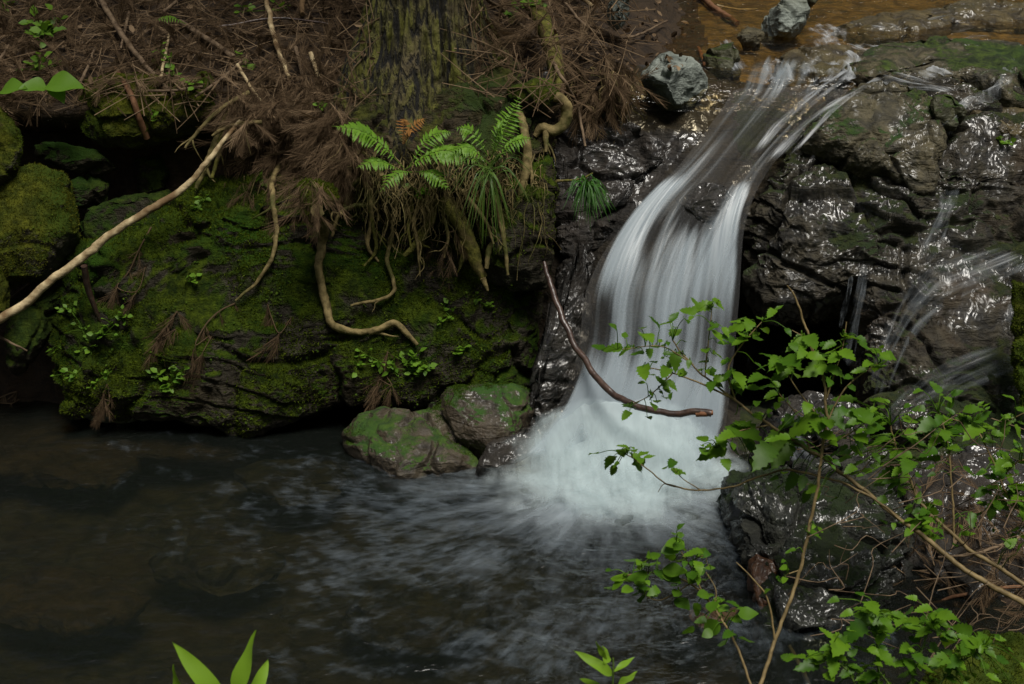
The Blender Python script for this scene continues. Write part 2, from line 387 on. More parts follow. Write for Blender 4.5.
# ------------------------------------------------------------------ the bank, the stream bed and the pool floor (one sheet)
UPL = [(-2400, 30), (-1600, 21), (-1000, 14.5), (-600, 11.2), (-300, 9.2), (-150, 7.9), (-60, 6.95)]
UPS = [(-2400, 30), (-1600, 20.5), (-1000, 16), (-600, 14.2), (-300, 13.4), (-150, 12.6), (-60, 9.8)]
POOL = [(480, 5.01), (540, 4.54), (600, 4.13), (684, 3.65), (800, 3.12), (1100, 2.25)]
COLS = [
    (-2600, UPL + [(0, 6.3), (80, 5.7), (200, 5.45), (400, 5.3), (440, 5.25)] + POOL),
    (0, UPL + [(0, 6.15), (40, 5.9), (80, 5.62), (112, 5.5), (128, 5.75), (200, 5.7), (260, 5.5), (400, 5.3), (425, 5.2), (440, 5.06), (474, 4.74), (484, 4.9)] + POOL[1:]),
    (170, UPL + [(0, 6.18), (40, 5.9), (80, 5.62), (112, 5.5), (130, 5.65), (200, 5.6), (260, 5.5), (400, 5.3), (425, 5.2), (436, 5.08), (456, 4.9), (466, 5.05), (480, 5.01)] + POOL[1:]),
    (330, UPL + [(0, 6.2), (40, 5.9), (80, 5.62), (112, 5.48), (130, 5.5), (200, 5.5), (260, 5.45), (400, 5.3), (450, 5.2)] + POOL),
    (520, UPL + [(0, 6.25), (60, 5.85), (130, 5.6), (200, 5.5), (290, 5.35), (420, 5.05), (470, 4.95)] + [(490, 4.92)] + POOL[1:]),
    (575, UPL + [(0, 6.4), (60, 5.85), (130, 5.62), (200, 5.42), (290, 5.2), (420, 4.92), (470, 4.85), (500, 4.8)] + POOL[1:]),
    (640, UPL + [(0, 6.7), (40, 6.2), (80, 5.8), (130, 5.55), (200, 5.32), (250, 5.14), (300, 5.0), (370, 4.88), (420, 4.78), (460, 4.72), (500, 4.68)] + POOL[1:]),
    (690, UPS + [(0, 7.4), (40, 6.5), (75, 5.9), (100, 5.66), (150, 5.45), (200, 5.28), (250, 5.12), (300, 5.0), (370, 4.88), (420, 4.78), (500, 4.68)] + POOL[1:]),
    (744, UPS + [(0, 7.55), (40, 6.65), (75, 6.0), (100, 5.68), (150, 5.47), (200, 5.36), (250, 5.4), (300, 5.7), (395, 5.6), (420, 5.0), (440, 4.85), (500, 4.65)] + POOL[1:]),
    (780, UPS + [(0, 7.57), (40, 6.65), (80, 5.98), (100, 5.72), (130, 5.6), (200, 5.55), (280, 5.9), (390, 5.85), (420, 5.1), (440, 4.95), (500, 4.6)] + POOL[1:]),
    (860, UPS + [(0, 7.57), (40, 6.65), (90, 5.85), (130, 5.62), (200, 5.42), (290, 5.7), (360, 5.6), (420, 4.8), (500, 4.45), (600, 3.98), (684, 3.6), (800, 3.1), (1100, 2.2)]),
    (1024, UPS + [(0, 7.57), (40, 6.65), (90, 5.9), (130, 5.62), (200, 5.32), (290, 5.1), (350, 4.9), (420, 4.62), (500, 4.3), (600, 3.8), (684, 3.4), (800, 2.95), (1100, 2.1)]),
    (3600, UPS + [(0, 7.4), (40, 6.5), (90, 5.8), (130, 5.5), (200, 5.2), (290, 4.95), (350, 4.75), (420, 4.5), (500, 4.15), (600, 3.7), (684, 3.35), (800, 2.9), (1100, 2.1)]),
]
gx = np.concatenate([np.linspace(-2600, -700, 12)[:-1], np.linspace(-700, -48, 28)[:-1], np.arange(-48, 1075, 3.2), np.linspace(1075, 1750, 28)[1:], np.linspace(1750, 3600, 12)[1:]])
gy = np.concatenate([np.linspace(-2400, -200, 50)[:-1], np.linspace(-200, -40, 24)[:-1], np.arange(-40, 720, 3.0), np.linspace(720, 1100, 22)[1:]])
prof = np.stack([np.interp(gy, [a for a, _ in c], [b for _, b in c]) for _, c in COLS])        # columns x rows
cx = np.array([c for c, _ in COLS], float)
Ymap = np.empty((len(gx), len(gy)))
tcol = np.interp(gx, cx, np.arange(len(cx))); i0 = np.clip(tcol.astype(int), 0, len(cx) - 2); ft = (tcol - i0); ft = ft * ft * (3 - 2 * ft)
Ymap = prof[i0] * (1 - ft)[:, None] + prof[i0 + 1] * ft[:, None]
PX, PY = np.meshgrid(gx, gy, indexing='ij')
V = P(PX, PY, Ymap)
vf = V.reshape(-1, 3); gf = grid_faces(len(gx), len(gy))
N = vnormals(vf, gf); N *= -np.sign((N * (vf - CAM)).sum(1, keepdims=True))
amp = np.where((PY > 470) & (PX < 760), .5, 1.0).ravel()
disp = .05 * fbm(vf * 3.2, 5, .55, 3) + .030 * ridged(vf * np.array([7, 7, 9.]), 4, .55, 5)
vf = vf + N * (disp * amp)[:, None]
fx = PX[:-1, :-1].ravel(); fy = PY[:-1, :-1].ravel()
wob = fbm(np.stack([fx / 30, fy / 22, 0 * fx], -1), 3, .6, 4) * 26; fx = fx + wob * (np.abs(fx - 500) < 700); fy = fy + np.roll(wob, 7) * .6 * (fy > -60)
mi = np.zeros(len(gf), int)                                              # soil
mi[(fy > 432) & (fx < 755)] = 2                                          # pool floor
mi[(fy > 418) & (fy < 482 - .09 * np.clip(fx, 0, 400)) & (fx < 330)] = 6
mi[(fx > 690) & (fx < 800) & (fy > 515)] = 6
mi[(fx > 700) & (fy > -60) & (fy < 100)] = 1                             # stream bed
mi[(fx > 545) & (fx < 860) & (fy >= 84) & (fy <= 500)] = 7
mi[(fx > 545) & (fx < 735 - .75 * (fy - 84)) & (fy >= 70) & (fy <= 240)] = 3              # rock under the fall
mi[(fx >= 735) & (fy >= 100)] = 5
mi[(fx >= 880) & (fy >= 470)] = 0
mi[(fy < -160)] = 4
bank = mesh_np('stream_bank', vf, gf, [M['soil'], M['bed'], M['pool_floor'], M['wet_dark'], M['hill'], M['wet_right'], M['mud'], M['fall_bed']], midx=mi)
tag(bank, 'steep forest bank and stream bed', None, None, 'structure')

# the valley behind the camera and to the sides
xs = np.linspace(-40, 40, 100); ys = np.linspace(-34, 40, 92)
GX, GY = np.meshgrid(xs, ys, indexing='ij')
gz = -.45 + .75 * smooth(2.9, 2.2, GY) + .55 * smooth(2.0, 0, GY) + .55 * np.clip(-GY - 1, 0, 40) + .02 * np.clip(np.abs(GX) - 7, 0, 40)
gz += np.where(GY > 6, -.5, 0) + np.where(GY > 26, (GY - 26) * .7, 0)
gv = np.stack([GX, GY, gz], -1).reshape(-1, 3); gv[:, 2] += .06 * fbm(gv * .9, 4, .5, 9) * 3
ground = mesh_np('ground', gv, grid_faces(100, 92), M['hill']); tag(ground, 'forest floor of the valley', None, None, 'structure')

# ------------------------------------------------------------------ rocks
ROCKS = {}
def rock(name, poly, Ytop, Ybot, mat, label, cat='rock', thick=.16, back=None, n=3.2, level=6, chisel=9, cd=(.72, .95), amp=.035, freq=6., crack=.02, strata=.0, seed=1, group=None):
    poly = np.asarray(poly, float); c0 = poly.mean(0)
    # centroid of area
    x, y = poly[:, 0], poly[:, 1]; x1, y1 = np.roll(x, -1), np.roll(y, -1); cr = x * y1 - x1 * y
    c0 = np.array([((x + x1) * cr).sum(), ((y + y1) * cr).sum()]) / (3 * cr.sum())
    r = np.random.default_rng(seed)
    v, f = ico(level)
    d = v.copy()
    th = np.arctan2(d[:, 2], d[:, 0])                                    # picture angle (z up)
    dirs = np.stack([np.cos(th), -np.sin(th)], 1)
    best = np.full(len(d), 1e-6); near = np.full(len(d), 1e9)
    for k in range(len(poly)):
        a = poly[k] - c0; b = poly[(k + 1) % len(poly)] - c0; e = b - a
        den = dirs[:, 0] * e[1] - dirs[:, 1] * e[0]
        den = np.where(np.abs(den) < 1e-9, 1e-9, den)
        t = (a[0] * e[1] - a[1] * e[0]) / den; u = (a[0] * dirs[:, 1] - a[1] * dirs[:, 0]) / den
        ok = (t > 0) & (u >= -1e-6) & (u <= 1 + 1e-6)
        best = np.where(ok, np.maximum(best, t), best)
    ph = np.arccos(np.clip(np.abs(d[:, 1]), 0, 1))
    rho = np.sin(ph) ** (2 / n); h = np.cos(ph) ** (2 / n)
    pl = c0 + dirs * (best * rho)[:, None]
    pt, pb = poly[:, 1].min(), poly[:, 1].max()
    Yp = np.interp(pl[:, 1], [pt - 1e-3, pb], [Ytop, Ybot])
    base = P(pl[:, 0], pl[:, 1], Yp)
    cen = P(c0[0], c0[1], np.interp(c0[1], [pt, pb], [Ytop, Ybot]))
    ex = P(c0[0] + 5, c0[1], np.interp(c0[1], [pt, pb], [Ytop, Ybot])) - cen
    ez = P(c0[0], c0[1] - 5, np.interp(c0[1] - 5, [pt, pb], [Ytop, Ybot])) - cen
    nn = np.cross(ex, ez); nn /= np.linalg.norm(nn)
    if nn @ (CAM - cen) < 0: nn = -nn
    hs = np.where(d[:, 1] < 0, h * thick, -h * (back if back is not None else thick))
    X = base + nn * hs[:, None]
    # broad planes knocked off the lump
    ext = np.linalg.norm(base - cen, axis=1).max()
    loc = (X - cen)
    for k in range(chisel):
        q = r.normal(size=3); q /= np.linalg.norm(q)
        if q @ nn < -.2: q = -q
        s = loc @ q; m = s.max() * r.uniform(*cd)
        X = X - q * (np.clip(s - m, 0, None) * .92)[:, None]; loc = X - cen
    Nn = vnormals(X, f); Nn *= np.sign((Nn * loc).sum(1).mean())
    o3 = r.uniform(0, 40, 3)
    if strata:                                                           # beds of stone standing out as ledges
        w = X[:, 2] * 13 + X[:, 0] * 2.2 + 1.8 * fbm(X * 2.6 + o3, 3, .5, seed + 5)
        fr = w - np.floor(w)
        led = smooth(0, .18, fr) * (1 - .55 * fr)
        X = X + Nn * (strata * (led - .5) * smooth(.25, .6, fbm(X * 1.7 + o3, 2, .5, seed + 8) + .55))[:, None]
    f1, f2, cid = voro(X * freq * .55 + o3 + .5 * np.stack([fbm(X * 4 + o3, 2, .5, s) for s in (1, 2, 3)], -1), seed)
    dd = amp * 1.2 * fbm(X * freq * .5 + o3, 5, .55, seed) + amp * .55 * (cid - .5) * smooth(0, .16, f2 - f1) + crack * (ridged(X * freq * 1.6 + o3, 4, .55, seed + 2) - .6)
    dd -= crack * .9 * smooth(.12, .0, f2 - f1)
    if 'moss' in str(mat) and level >= 6: dd = dd + .020 * smooth(.0, .32, fbm(X * 9 + o3, 4, .55, seed + 40)) * smooth(-.3, .3, Nn[:, 2] + .3 * fbm(X * 3, 2))
    X = X + Nn * dd[:, None]
    o = mesh_np(name, X, f, M[mat] if isinstance(mat, str) else mat)
    tag(o, label, cat, group)
    ROCKS[label] = o
    return o

# --- bank side
FACE = rock('mossy_outcrop', [(22, 300), (60, 235), (120, 205), (190, 185), (260, 178), (330, 185), (400, 190), (470, 200), (530, 215), (556, 270), (550, 330), (548, 375), (500, 398), (430, 405), (350, 402), (300, 418), (255, 438), (180, 418), (120, 416), (60, 412), (25, 404)],
     5.42, 5.04, 'moss_rock', 'broad moss covered rock face beneath the tree roots, rising from the pool', thick=.17, back=.35, n=5, level=7, chisel=7, cd=(.80, .97), amp=.05, freq=5, crack=.032, strata=.02, seed=4)
SLAB = rock('mossy_boulder', [(-60, 190), (0, 178), (40, 165), (64, 172), (72, 200), (76, 235), (60, 262), (48, 280), (15, 282), (-10, 300), (-60, 300)],
     5.35, 5.12, 'moss_slab', 'yellow-green mossy boulder above the end of the long pale branch', thick=.14, n=4, chisel=6, amp=.022, crack=.012, seed=7)
rock('mossy_boulder', [(-50, 110), (0, 108), (16, 128), (20, 150), (12, 178), (-10, 190), (-50, 188)], 5.35, 5.2, 'moss_slab', 'small rounded grey-green boulder sitting on the yellow-green mossy boulder', thick=.10, seed=9, level=5, amp=.02)
rock('mossy_boulder', [(-50, 262), (0, 260), (8, 280), (6, 320), (-20, 330), (-50, 330)], 5.12, 5.02, 'moss_slab', 'small mossy boulder tucked under the yellow-green boulder at the photo edge', thick=.08, seed=10, level=5, amp=.02)
rock('ledge_rock', [(66, 95), (110, 82), (170, 84), (225, 88), (236, 112), (190, 126), (135, 142), (105, 143), (82, 130)], 5.62, 5.40, 'moss_slab', 'mossy overhanging ledge rock roofing the dark hollow in the bank', thick=.10, n=4, seed=12, amp=.025, chisel=6)
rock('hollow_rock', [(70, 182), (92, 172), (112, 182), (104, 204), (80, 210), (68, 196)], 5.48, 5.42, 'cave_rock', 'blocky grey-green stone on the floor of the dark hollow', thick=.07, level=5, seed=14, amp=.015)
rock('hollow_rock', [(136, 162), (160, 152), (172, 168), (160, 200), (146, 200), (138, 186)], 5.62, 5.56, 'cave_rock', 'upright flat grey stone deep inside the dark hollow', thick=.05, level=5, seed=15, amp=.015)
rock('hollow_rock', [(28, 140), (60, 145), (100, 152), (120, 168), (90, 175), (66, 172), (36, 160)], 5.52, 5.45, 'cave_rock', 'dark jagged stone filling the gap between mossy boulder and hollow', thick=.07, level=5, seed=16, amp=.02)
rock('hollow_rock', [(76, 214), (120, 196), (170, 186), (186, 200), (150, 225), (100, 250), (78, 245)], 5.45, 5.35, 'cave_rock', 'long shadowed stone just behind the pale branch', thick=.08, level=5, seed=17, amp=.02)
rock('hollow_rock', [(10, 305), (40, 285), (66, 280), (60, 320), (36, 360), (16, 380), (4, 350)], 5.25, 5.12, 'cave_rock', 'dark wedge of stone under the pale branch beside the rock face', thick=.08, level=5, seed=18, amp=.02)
rock('hanging_stone', [(300, 184), (318, 178), (338, 188), (340, 206), (326, 226), (308, 224), (299, 204)], 5.02, 4.99, 'moss_slab', 'pointed mossy stone gripped in the roots, beside the long bent root', thick=.07, level=5, seed=20, amp=.016)
rock('edge_rock', [(500, 180), (530, 150), (550, 150), (556, 200), (553, 250), (545, 286), (520, 290), (490, 282), (488, 240)], 5.24, 5.12, 'moss_rock', 'upright mossy rock corner hanging between tree roots and waterfall', thick=.13, n=4, seed=22, amp=.03, chisel=8, level=6)
rock('waterline_rock', [(342, 432), (380, 418), (430, 420), (490, 440), (506, 462), (470, 474), (430, 484), (400, 488), (372, 466), (350, 450)], 4.95, 4.60, 'green_rock', 'low flat rock with bright green moss at the pool edge', thick=.10, back=.2, n=4, seed=24, amp=.02, chisel=6)
rock('waterline_rock', [(424, 400), (455, 392), (500, 388), (535, 396), (538, 428), (520, 452), (490, 460), (455, 446), (432, 428)], 4.98, 4.72, 'green_rock', 'rounded wet rock with a small moss cap beside the foaming water', thick=.12, back=.2, n=3, seed=26, amp=.02, chisel=6)
rock('waterline_rock', [(480, 452), (520, 430), (545, 425), (540, 452), (515, 472), (488, 482), (470, 478)], 4.75, 4.6, 'wet_dark', 'low dark wet rock touching the foot of the waterfall', thick=.07, level=5, seed=27, amp=.02)
rock('waterline_rock', [(60, 402), (110, 398), (155, 405), (160, 418), (120, 424), (70, 418)], 5.12, 5.06, 'grey_stone', 'thin grey stone at the waterline below the rock face', thick=.05, level=5, seed=28, amp=.015)

for lab, (x, y), w, sd, mt in [('broad submerged brown stone under the bank at the far end of the pool', (70, 462), 74, 101, 'mud'), ('submerged brown stone in the near corner of the pool', (60, 600), 80, 102, 'mud'),
        ('submerged stone out in the middle of the dark pool', (215, 560), 64, 103, 'pool_floor'), ('submerged stone in front of the streaking foam', (420, 610), 78, 104, 'pool_floor'),
        ('reddish submerged stone beside the tall wet rock', (712, 610), 40, 105, 'mud'), ('submerged stone between pool edge and bluish ripple streaks', (300, 480), 56, 106, 'pool_floor')]:
    yc = 2.47 / -rays(512., y)[2]
    rock('submerged_stone', [(x + w * math.cos(q) * (1 + .2 * math.sin(3 * q + sd)), y - w * .42 * math.sin(q) * (1 + .2 * math.cos(2 * q + sd))) for q in np.linspace(0, 6.28, 14)[:-1]], yc + .25, yc - .22, mt, lab, cat='stone', thick=.045, n=3, level=5, amp=.03, seed=sd, chisel=5, group='stones under water')
# --- the wet wall beside the fall
rock('wet_wall', [(548, 120), (590, 105), (635, 112), (660, 130), (664, 160), (630, 200), (605, 235), (590, 290), (588, 345), (575, 400), (545, 440), (520, 450), (530, 400), (552, 330), (556, 250), (546, 180)],
     5.62, 4.82, 'wet_dark', 'glistening black rock wall between the mossy bank and the waterfall', cat='rock wall', thick=.10, back=.3, n=4, level=7, chisel=6, amp=.05, freq=8, crack=.035, strata=.012, seed=30)
rock('wet_boulder', [(600, 196), (630, 176), (662, 175), (660, 205), (634, 240), (610, 268), (592, 292), (588, 240)], 5.46, 5.24, 'wet_dark', 'dark rock behind the edge of the falling water, below the sedge', thick=.08, seed=33, amp=.03, crack=.02)

rock('veil_rock', [(676, 204), (700, 186), (728, 188), (738, 204), (734, 226), (712, 240), (688, 232)], 5.24, 5.12, 'wet_dark', 'dark rock standing bare in the middle of the falling water', thick=.13, seed=71, level=5, amp=.03, crack=.02)
# --- stones by the lip of the fall
rock('grey_boulder', [(634, 62), (645, 50), (668, 50), (690, 56), (708, 78), (712, 84), (694, 100), (664, 108), (645, 88)], 5.66, 5.52, 'grey_stone', 'pale grey angular boulder at the top of the fall by the roots', cat='boulder', thick=.13, n=2.8, seed=35, amp=.025, chisel=12, cd=(.55, .85), level=6)
rock('grey_boulder', [(752, 20), (768, -2), (790, -6), (806, 2), (812, 16), (804, 30), (784, 42), (764, 38)], 6.55, 6.4, 'grey_stone', 'blue-grey knobbly boulder standing in the upper stream', cat='boulder', thick=.13, n=2.5, seed=36, amp=.03, chisel=11, cd=(.55, .85), level=6)
rock('stream_stone', [(736, 36), (744, 28), (756, 29), (764, 38), (760, 48), (744, 48)], 6.32, 6.24, 'wet_slab', 'small tan stone next to the blue-grey boulder', cat='stone', thick=.05, n=2.4, seed=37, level=5, amp=.01)
rock('stream_stone', [(702, 56), (716, 45), (736, 47), (744, 66), (738, 84), (716, 80), (704, 70)], 6.0, 5.85, 'green_stone', 'dark olive stone beside the pale angular boulder', cat='stone', thick=.08, seed=38, level=5, amp=.015)
rock('stream_stone', [(612, -20), (634, -24), (634, 2), (626, 22), (616, 32), (606, 20)], 6.05, 5.95, 'grey_stone', 'pale stone lodged in the top of the bank beyond the roots', cat='stone', thick=.07, seed=39, level=5, amp=.015)
rock('stream_stone', [(800, -6), (812, -10), (818, 0), (812, 8), (802, 6)], 6.75, 6.7, 'green_stone', 'little dark stone just behind the blue-grey boulder', cat='stone', thick=.04, seed=40, level=4, amp=.008)

for lab, poly, ya, yb, sd in [
        ('low brown rock shelf awash above the lip of the fall', [(764, 66), (800, 54), (846, 52), (870, 62), (850, 80), (800, 84), (770, 80)], 6.06, 5.62, 72),
        ('narrow brown rock step across the amber stream behind the flat ledge', [(820, 34), (870, 22), (940, 14), (990, 18), (940, 34), (880, 44), (830, 46)], 6.9, 6.36, 73),
        ('brown rock shelf awash behind the little perched stone', [(940, 108), (985, 98), (1060, 104), (1070, 128), (1010, 138), (960, 130)], 5.60, 5.34, 74),
        ('pale brown flat rock in the stream at the corner of the photo', [(930, 14), (980, 4), (1060, 8), (1060, 30), (1000, 34), (950, 28)], 7.0, 6.62, 75)]:
    rock('stream_shelf', poly, ya + .07, yb + .07, 'amber_rock', lab, cat='rock', thick=.045, back=.1, n=4, seed=sd, amp=.025, crack=.02, chisel=4, level=6)
# --- outcrop on the far side of the fall
rock('stream_ledge', [(838, 80), (866, 58), (900, 46), (950, 42), (1000, 48), (1060, 54), (1060, 92), (1010, 94), (960, 82), (900, 86), (860, 92)], 6.26, 5.54, 'wet_slab', 'flat mossy ledge with cracks lying in the upper stream', cat='rock', thick=.06, back=.15, n=4, seed=42, amp=.025, chisel=5, level=6)
OUT1 = rock('rock_outcrop', [(748, 150), (775, 128), (812, 104), (850, 88), (900, 80), (930, 84), (980, 96), (1010, 92), (1070, 104), (1070, 215), (1000, 215), (940, 232), (885, 262), (862, 288), (820, 298), (775, 300), (745, 272), (738, 215)],
     5.80, 5.02, 'wet_right', 'dark wet bulging outcrop above the black undercut beside the fall', cat='rock', thick=.16, back=.35, n=4, level=7, chisel=9, cd=(.78, .96), amp=.055, freq=6, crack=.05, strata=.03, seed=44)
rock('outcrop_top', [(806, 112), (846, 92), (896, 84), (930, 92), (940, 140), (934, 196), (890, 176), (840, 160), (800, 146)], 5.62, 5.14, 'wet_slab', 'olive cracked top of the outcrop below the little perched stone', cat='rock', thick=.09, back=.1, n=4, seed=45, amp=.028, freq=9, chisel=8, level=6)
OUT2 = rock('rock_outcrop', [(862, 190), (900, 175), (970, 165), (1070, 180), (1070, 450), (1000, 462), (930, 452), (892, 440), (868, 400), (862, 300)],
     5.36, 4.62, 'wet_right', 'stepped glossy outcrop washed by the thin side cascade', cat='rock', thick=.12, back=.4, n=5, level=7, chisel=8, cd=(.82, .97), amp=.06, freq=6, crack=.05, strata=.035, seed=47)
rock('perched_stone', [(928, 100), (940, 92), (956, 98), (964, 116), (956, 128), (934, 128), (928, 116)], 5.46, 5.36, 'green_stone', 'little two-toned mossy stone perched on the outcrop', cat='stone', thick=.06, seed=48, level=5, amp=.012)
rock('perched_stone', [(1018, 76), (1030, 60), (1050, 64), (1050, 96), (1026, 96)], 5.7, 5.6, 'green_stone', 'dark stone at the photo edge beyond the flat ledge', cat='stone', thick=.06, seed=49, level=5, amp=.012)
rock('moss_lump', [(1014, 270), (1050, 262), (1050, 420), (1020, 410), (1012, 350)], 4.72, 4.5, 'moss_slab', 'mossy rock edge poking in beside the side cascade', cat='rock', thick=.05, seed=50, level=5, amp=.02)
rock('wet_boulder', [(756, 420), (800, 396), (850, 405), (886, 440), (880, 470), (820, 476), (770, 460), (745, 440)], 4.7, 4.4, 'wet_dark', 'dark dripping rock under the black undercut, behind the shrub', thick=.13, back=.3, seed=52, amp=.04, crack=.03)
OUT3 = rock('wet_boulder', [(728, 470), (765, 446), (830, 448), (880, 470), (905, 540), (912, 620), (895, 668), (840, 690), (790, 690), (764, 660), (752, 600), (740, 540)],
     4.45, 3.5, 'wet_front', 'tall wet rock with blue glints at the pool edge behind the shrub stems', thick=.17, back=.35, n=3.6, level=7, chisel=9, cd=(.7, .95), amp=.05, freq=7, crack=.05, strata=.02, seed=54)
rock('moss_lump', [(930, 668), (970, 644), (1010, 636), (1060, 640), (1060, 730), (940, 730), (915, 700)], 3.45, 3.15, 'moss_slab', 'low mossy mound at the foot of the leafy shrub', cat='rock', thick=.10, seed=56, level=6, amp=.03)
rock('red_stone', [(750, 560), (766, 548), (776, 565), (772, 600), (768, 640), (756, 640), (752, 600)], 3.9, 3.7, 'rust', 'rusty orange stone edge between the pool and the wet rock', cat='stone', thick=.06, seed=57, level=5, amp=.02)
rock('wet_boulder', [(880, 470), (940, 450), (1000, 455), (1070, 460), (1070, 600), (1000, 620), (930, 610), (900, 560)], 4.45, 3.75, 'wet_dark', 'shadowed brown rock under the arching shrub stems', thick=.08, back=.3, n=4, seed=58, amp=.06, crack=.03)

# ------------------------------------------------------------------ finding a surface behind a picture point
bpy.context.view_layer.update()
DG = bpy.context.evaluated_depsgraph_get()
def hit(px, py):
    d = Vector(rays(px, py)).normalized()
    ok, loc, nrm, idx, ob, mt = SC.ray_cast(DG, Vector(CAM), d)
    if not ok: return P(px, py, 6.0), np.array([0, 0, 1.0]), None
    nrm = np.array(nrm); loc = np.array(loc)
    if nrm @ (CAM - loc) < 0: nrm = -nrm
    return loc, nrm, ob
def refresh():
    global DG
    bpy.context.view_layer.update(); DG = bpy.context.evaluated_depsgraph_get()
def toward(p, d):
    """a little out from the surface, to the open side of the bank"""
    q = np.array([0, -.8, .6]); return p + q * d
PXM = 1407.0
def m_per_px(p): return ((p[1]) * CT + (CAM[2] - p[2]) * ST) / PXM
def on_surface(pts, lift=.012, Y=None):
    out = []
    for k, q in enumerate(pts):
        if len(q) > 2: out.append(P(q[0], q[1], q[2]))
        elif Y is not None: out.append(P(q[0], q[1], np.interp(k, [0, len(pts) - 1], Y)))
        else: out.append(toward(hit(q[0], q[1])[0], lift))
    return np.array(out)
def stick(name, pts, rpx, mat, label=None, cat=None, group=None, parent=None, lift=.012, Y=None, rough=.25, seed=0, sides=8, n=None, forks=0):
    p = on_surface(pts, lift, Y); mp = m_per_px(p.mean(0))
    n = n or max(10, 7 * len(pts))
    path = catmull(p, n); L = np.linalg.norm(path[-1] - path[0])
    path = path + .020 * np.clip(L, .1, .7) * np.stack([fbm(path * 14 + s, 3, .5, seed + s) for s in (1, 2, 3)], -1)
    mb = MB(); tube(mb, path, np.atleast_1d(rpx) * mp, sides, rough, seed)
    fr_ = np.random.default_rng(seed + 900)
    for q in range(forks):
        i = int(fr_.uniform(.25, .85) * (len(path) - 2)); t = path[i + 1] - path[i]; t /= np.linalg.norm(t) + 1e-9
        r0 = np.interp(i / len(path), np.linspace(0, 1, len(np.atleast_1d(rpx))), np.atleast_1d(rpx)) * mp; l = fr_.uniform(.04, .13)
        d = t * .6 + np.array([fr_.choice([-1, 1]) * fr_.uniform(.4, .9), -.15, -.35]); st_ = [path[i]]
        for w in range(4): st_.append(st_[-1] + d / np.linalg.norm(d) * l / 4); d = d + fr_.normal(0, .35, 3) + np.array([0, 0, -.15])
        tube(mb, catmull(st_, 14), [r0 * .6, r0 * .4, .0008], 6, rough, seed)
    o = mb.build(name, M[mat], None)
    if label: tag(o, label, cat, group)
    if parent is not None: adopt(o, parent)
    return o, path

# ------------------------------------------------------------------ the cedar: trunk, root mass, hanging roots, crown
tree_base = P(430, 118, 5.62)
cedar = empty('cedar_tree', tree_base)
tag(cedar, 'old cedar with ridged mossy trunk and bare roots hanging over the rock', 'tree')
nth, nz_ = 260, 240
th = np.linspace(0, 2 * np.pi, nth, endpoint=False)
zz = np.concatenate([np.linspace(.93, 2.0, 150), np.linspace(2.0, 15, 91)[1:]])
TH, ZZ = np.meshgrid(th, zz, indexing='ij')
rad = np.interp(zz, [.93, 1.08, 1.2, 1.32, 1.45, 1.6, 1.9, 3, 9, 15], [.46, .40, .35, .30, .238, .192, .168, .155, .11, .02])[None] * np.ones_like(TH)
low = smooth(1.75, 1.0, ZZ)
rad *= 1 + low * (.15 * np.cos(3 * TH + .6) + .11 * np.cos(5 * TH + 2.0) + .08 * np.cos(8 * TH + 1.0))
bk = np.stack([np.cos(TH) * 5.2, np.sin(TH) * 5.2, ZZ * 1.15], -1)
rid = ridged(bk + .25 * fbm(bk * 2, 2)[..., None], 3, .6, 3); knob = fbm(np.stack([np.cos(TH) * 7, np.sin(TH) * 7, ZZ * 14], -1), 4, .6, 8)
rad += .075 * (rid - .5) + .030 * knob * (.5 + low)
ax = P(424, 40, 5.62)
tv = np.stack([ax[0] + rad * np.cos(TH) + .012 * (ZZ - 1.4), ax[1] + rad * np.sin(TH), ZZ], -1).reshape(-1, 3)
trunk = mesh_np('trunk', tv, grid_faces(nth, len(zz), True), M['bark']); adopt(trunk, cedar)
def as_part(o, name, parent):
    for k in ('label', 'category', 'group', 'kind'):
        if k in o: del o[k]
    o.name = name; adopt(o, parent); return o
rm = rock('root_mass', [(352, 118), (372, 92), (420, 100), (470, 92), (505, 66), (540, 86), (556, 108), (552, 140), (540, 172), (505, 196), (470, 198), (440, 206), (410, 196), (380, 190), (356, 172), (340, 150)], 5.58, 5.16, 'root_soil', 'x', thick=.16, back=.25, n=3, level=6, chisel=3, amp=.05, freq=10, crack=.04, seed=61)
as_part(rm, 'root_mass', cedar)
k1 = rock('root_knob', [(520, 88), (538, 78), (556, 84), (560, 98), (548, 112), (528, 114), (512, 104), (508, 90)], 5.36, 5.30, 'moss_slab', 'x', thick=.09, n=2.4, level=5, chisel=1, amp=.015, seed=62); as_part(k1, 'root_knob', cedar)
k2 = rock('soil_clump', [(560, 60), (590, 40), (625, 52), (636, 80), (618, 104), (585, 108), (562, 92)], 5.72, 5.55, 'soil', 'x', thick=.12, n=2.6, level=6, chisel=2, amp=.05, crack=.03, seed=63)
tag(k2, 'overhanging clump of dark soil and dead rootlets beside the grey boulder', 'soil clump')
refresh()
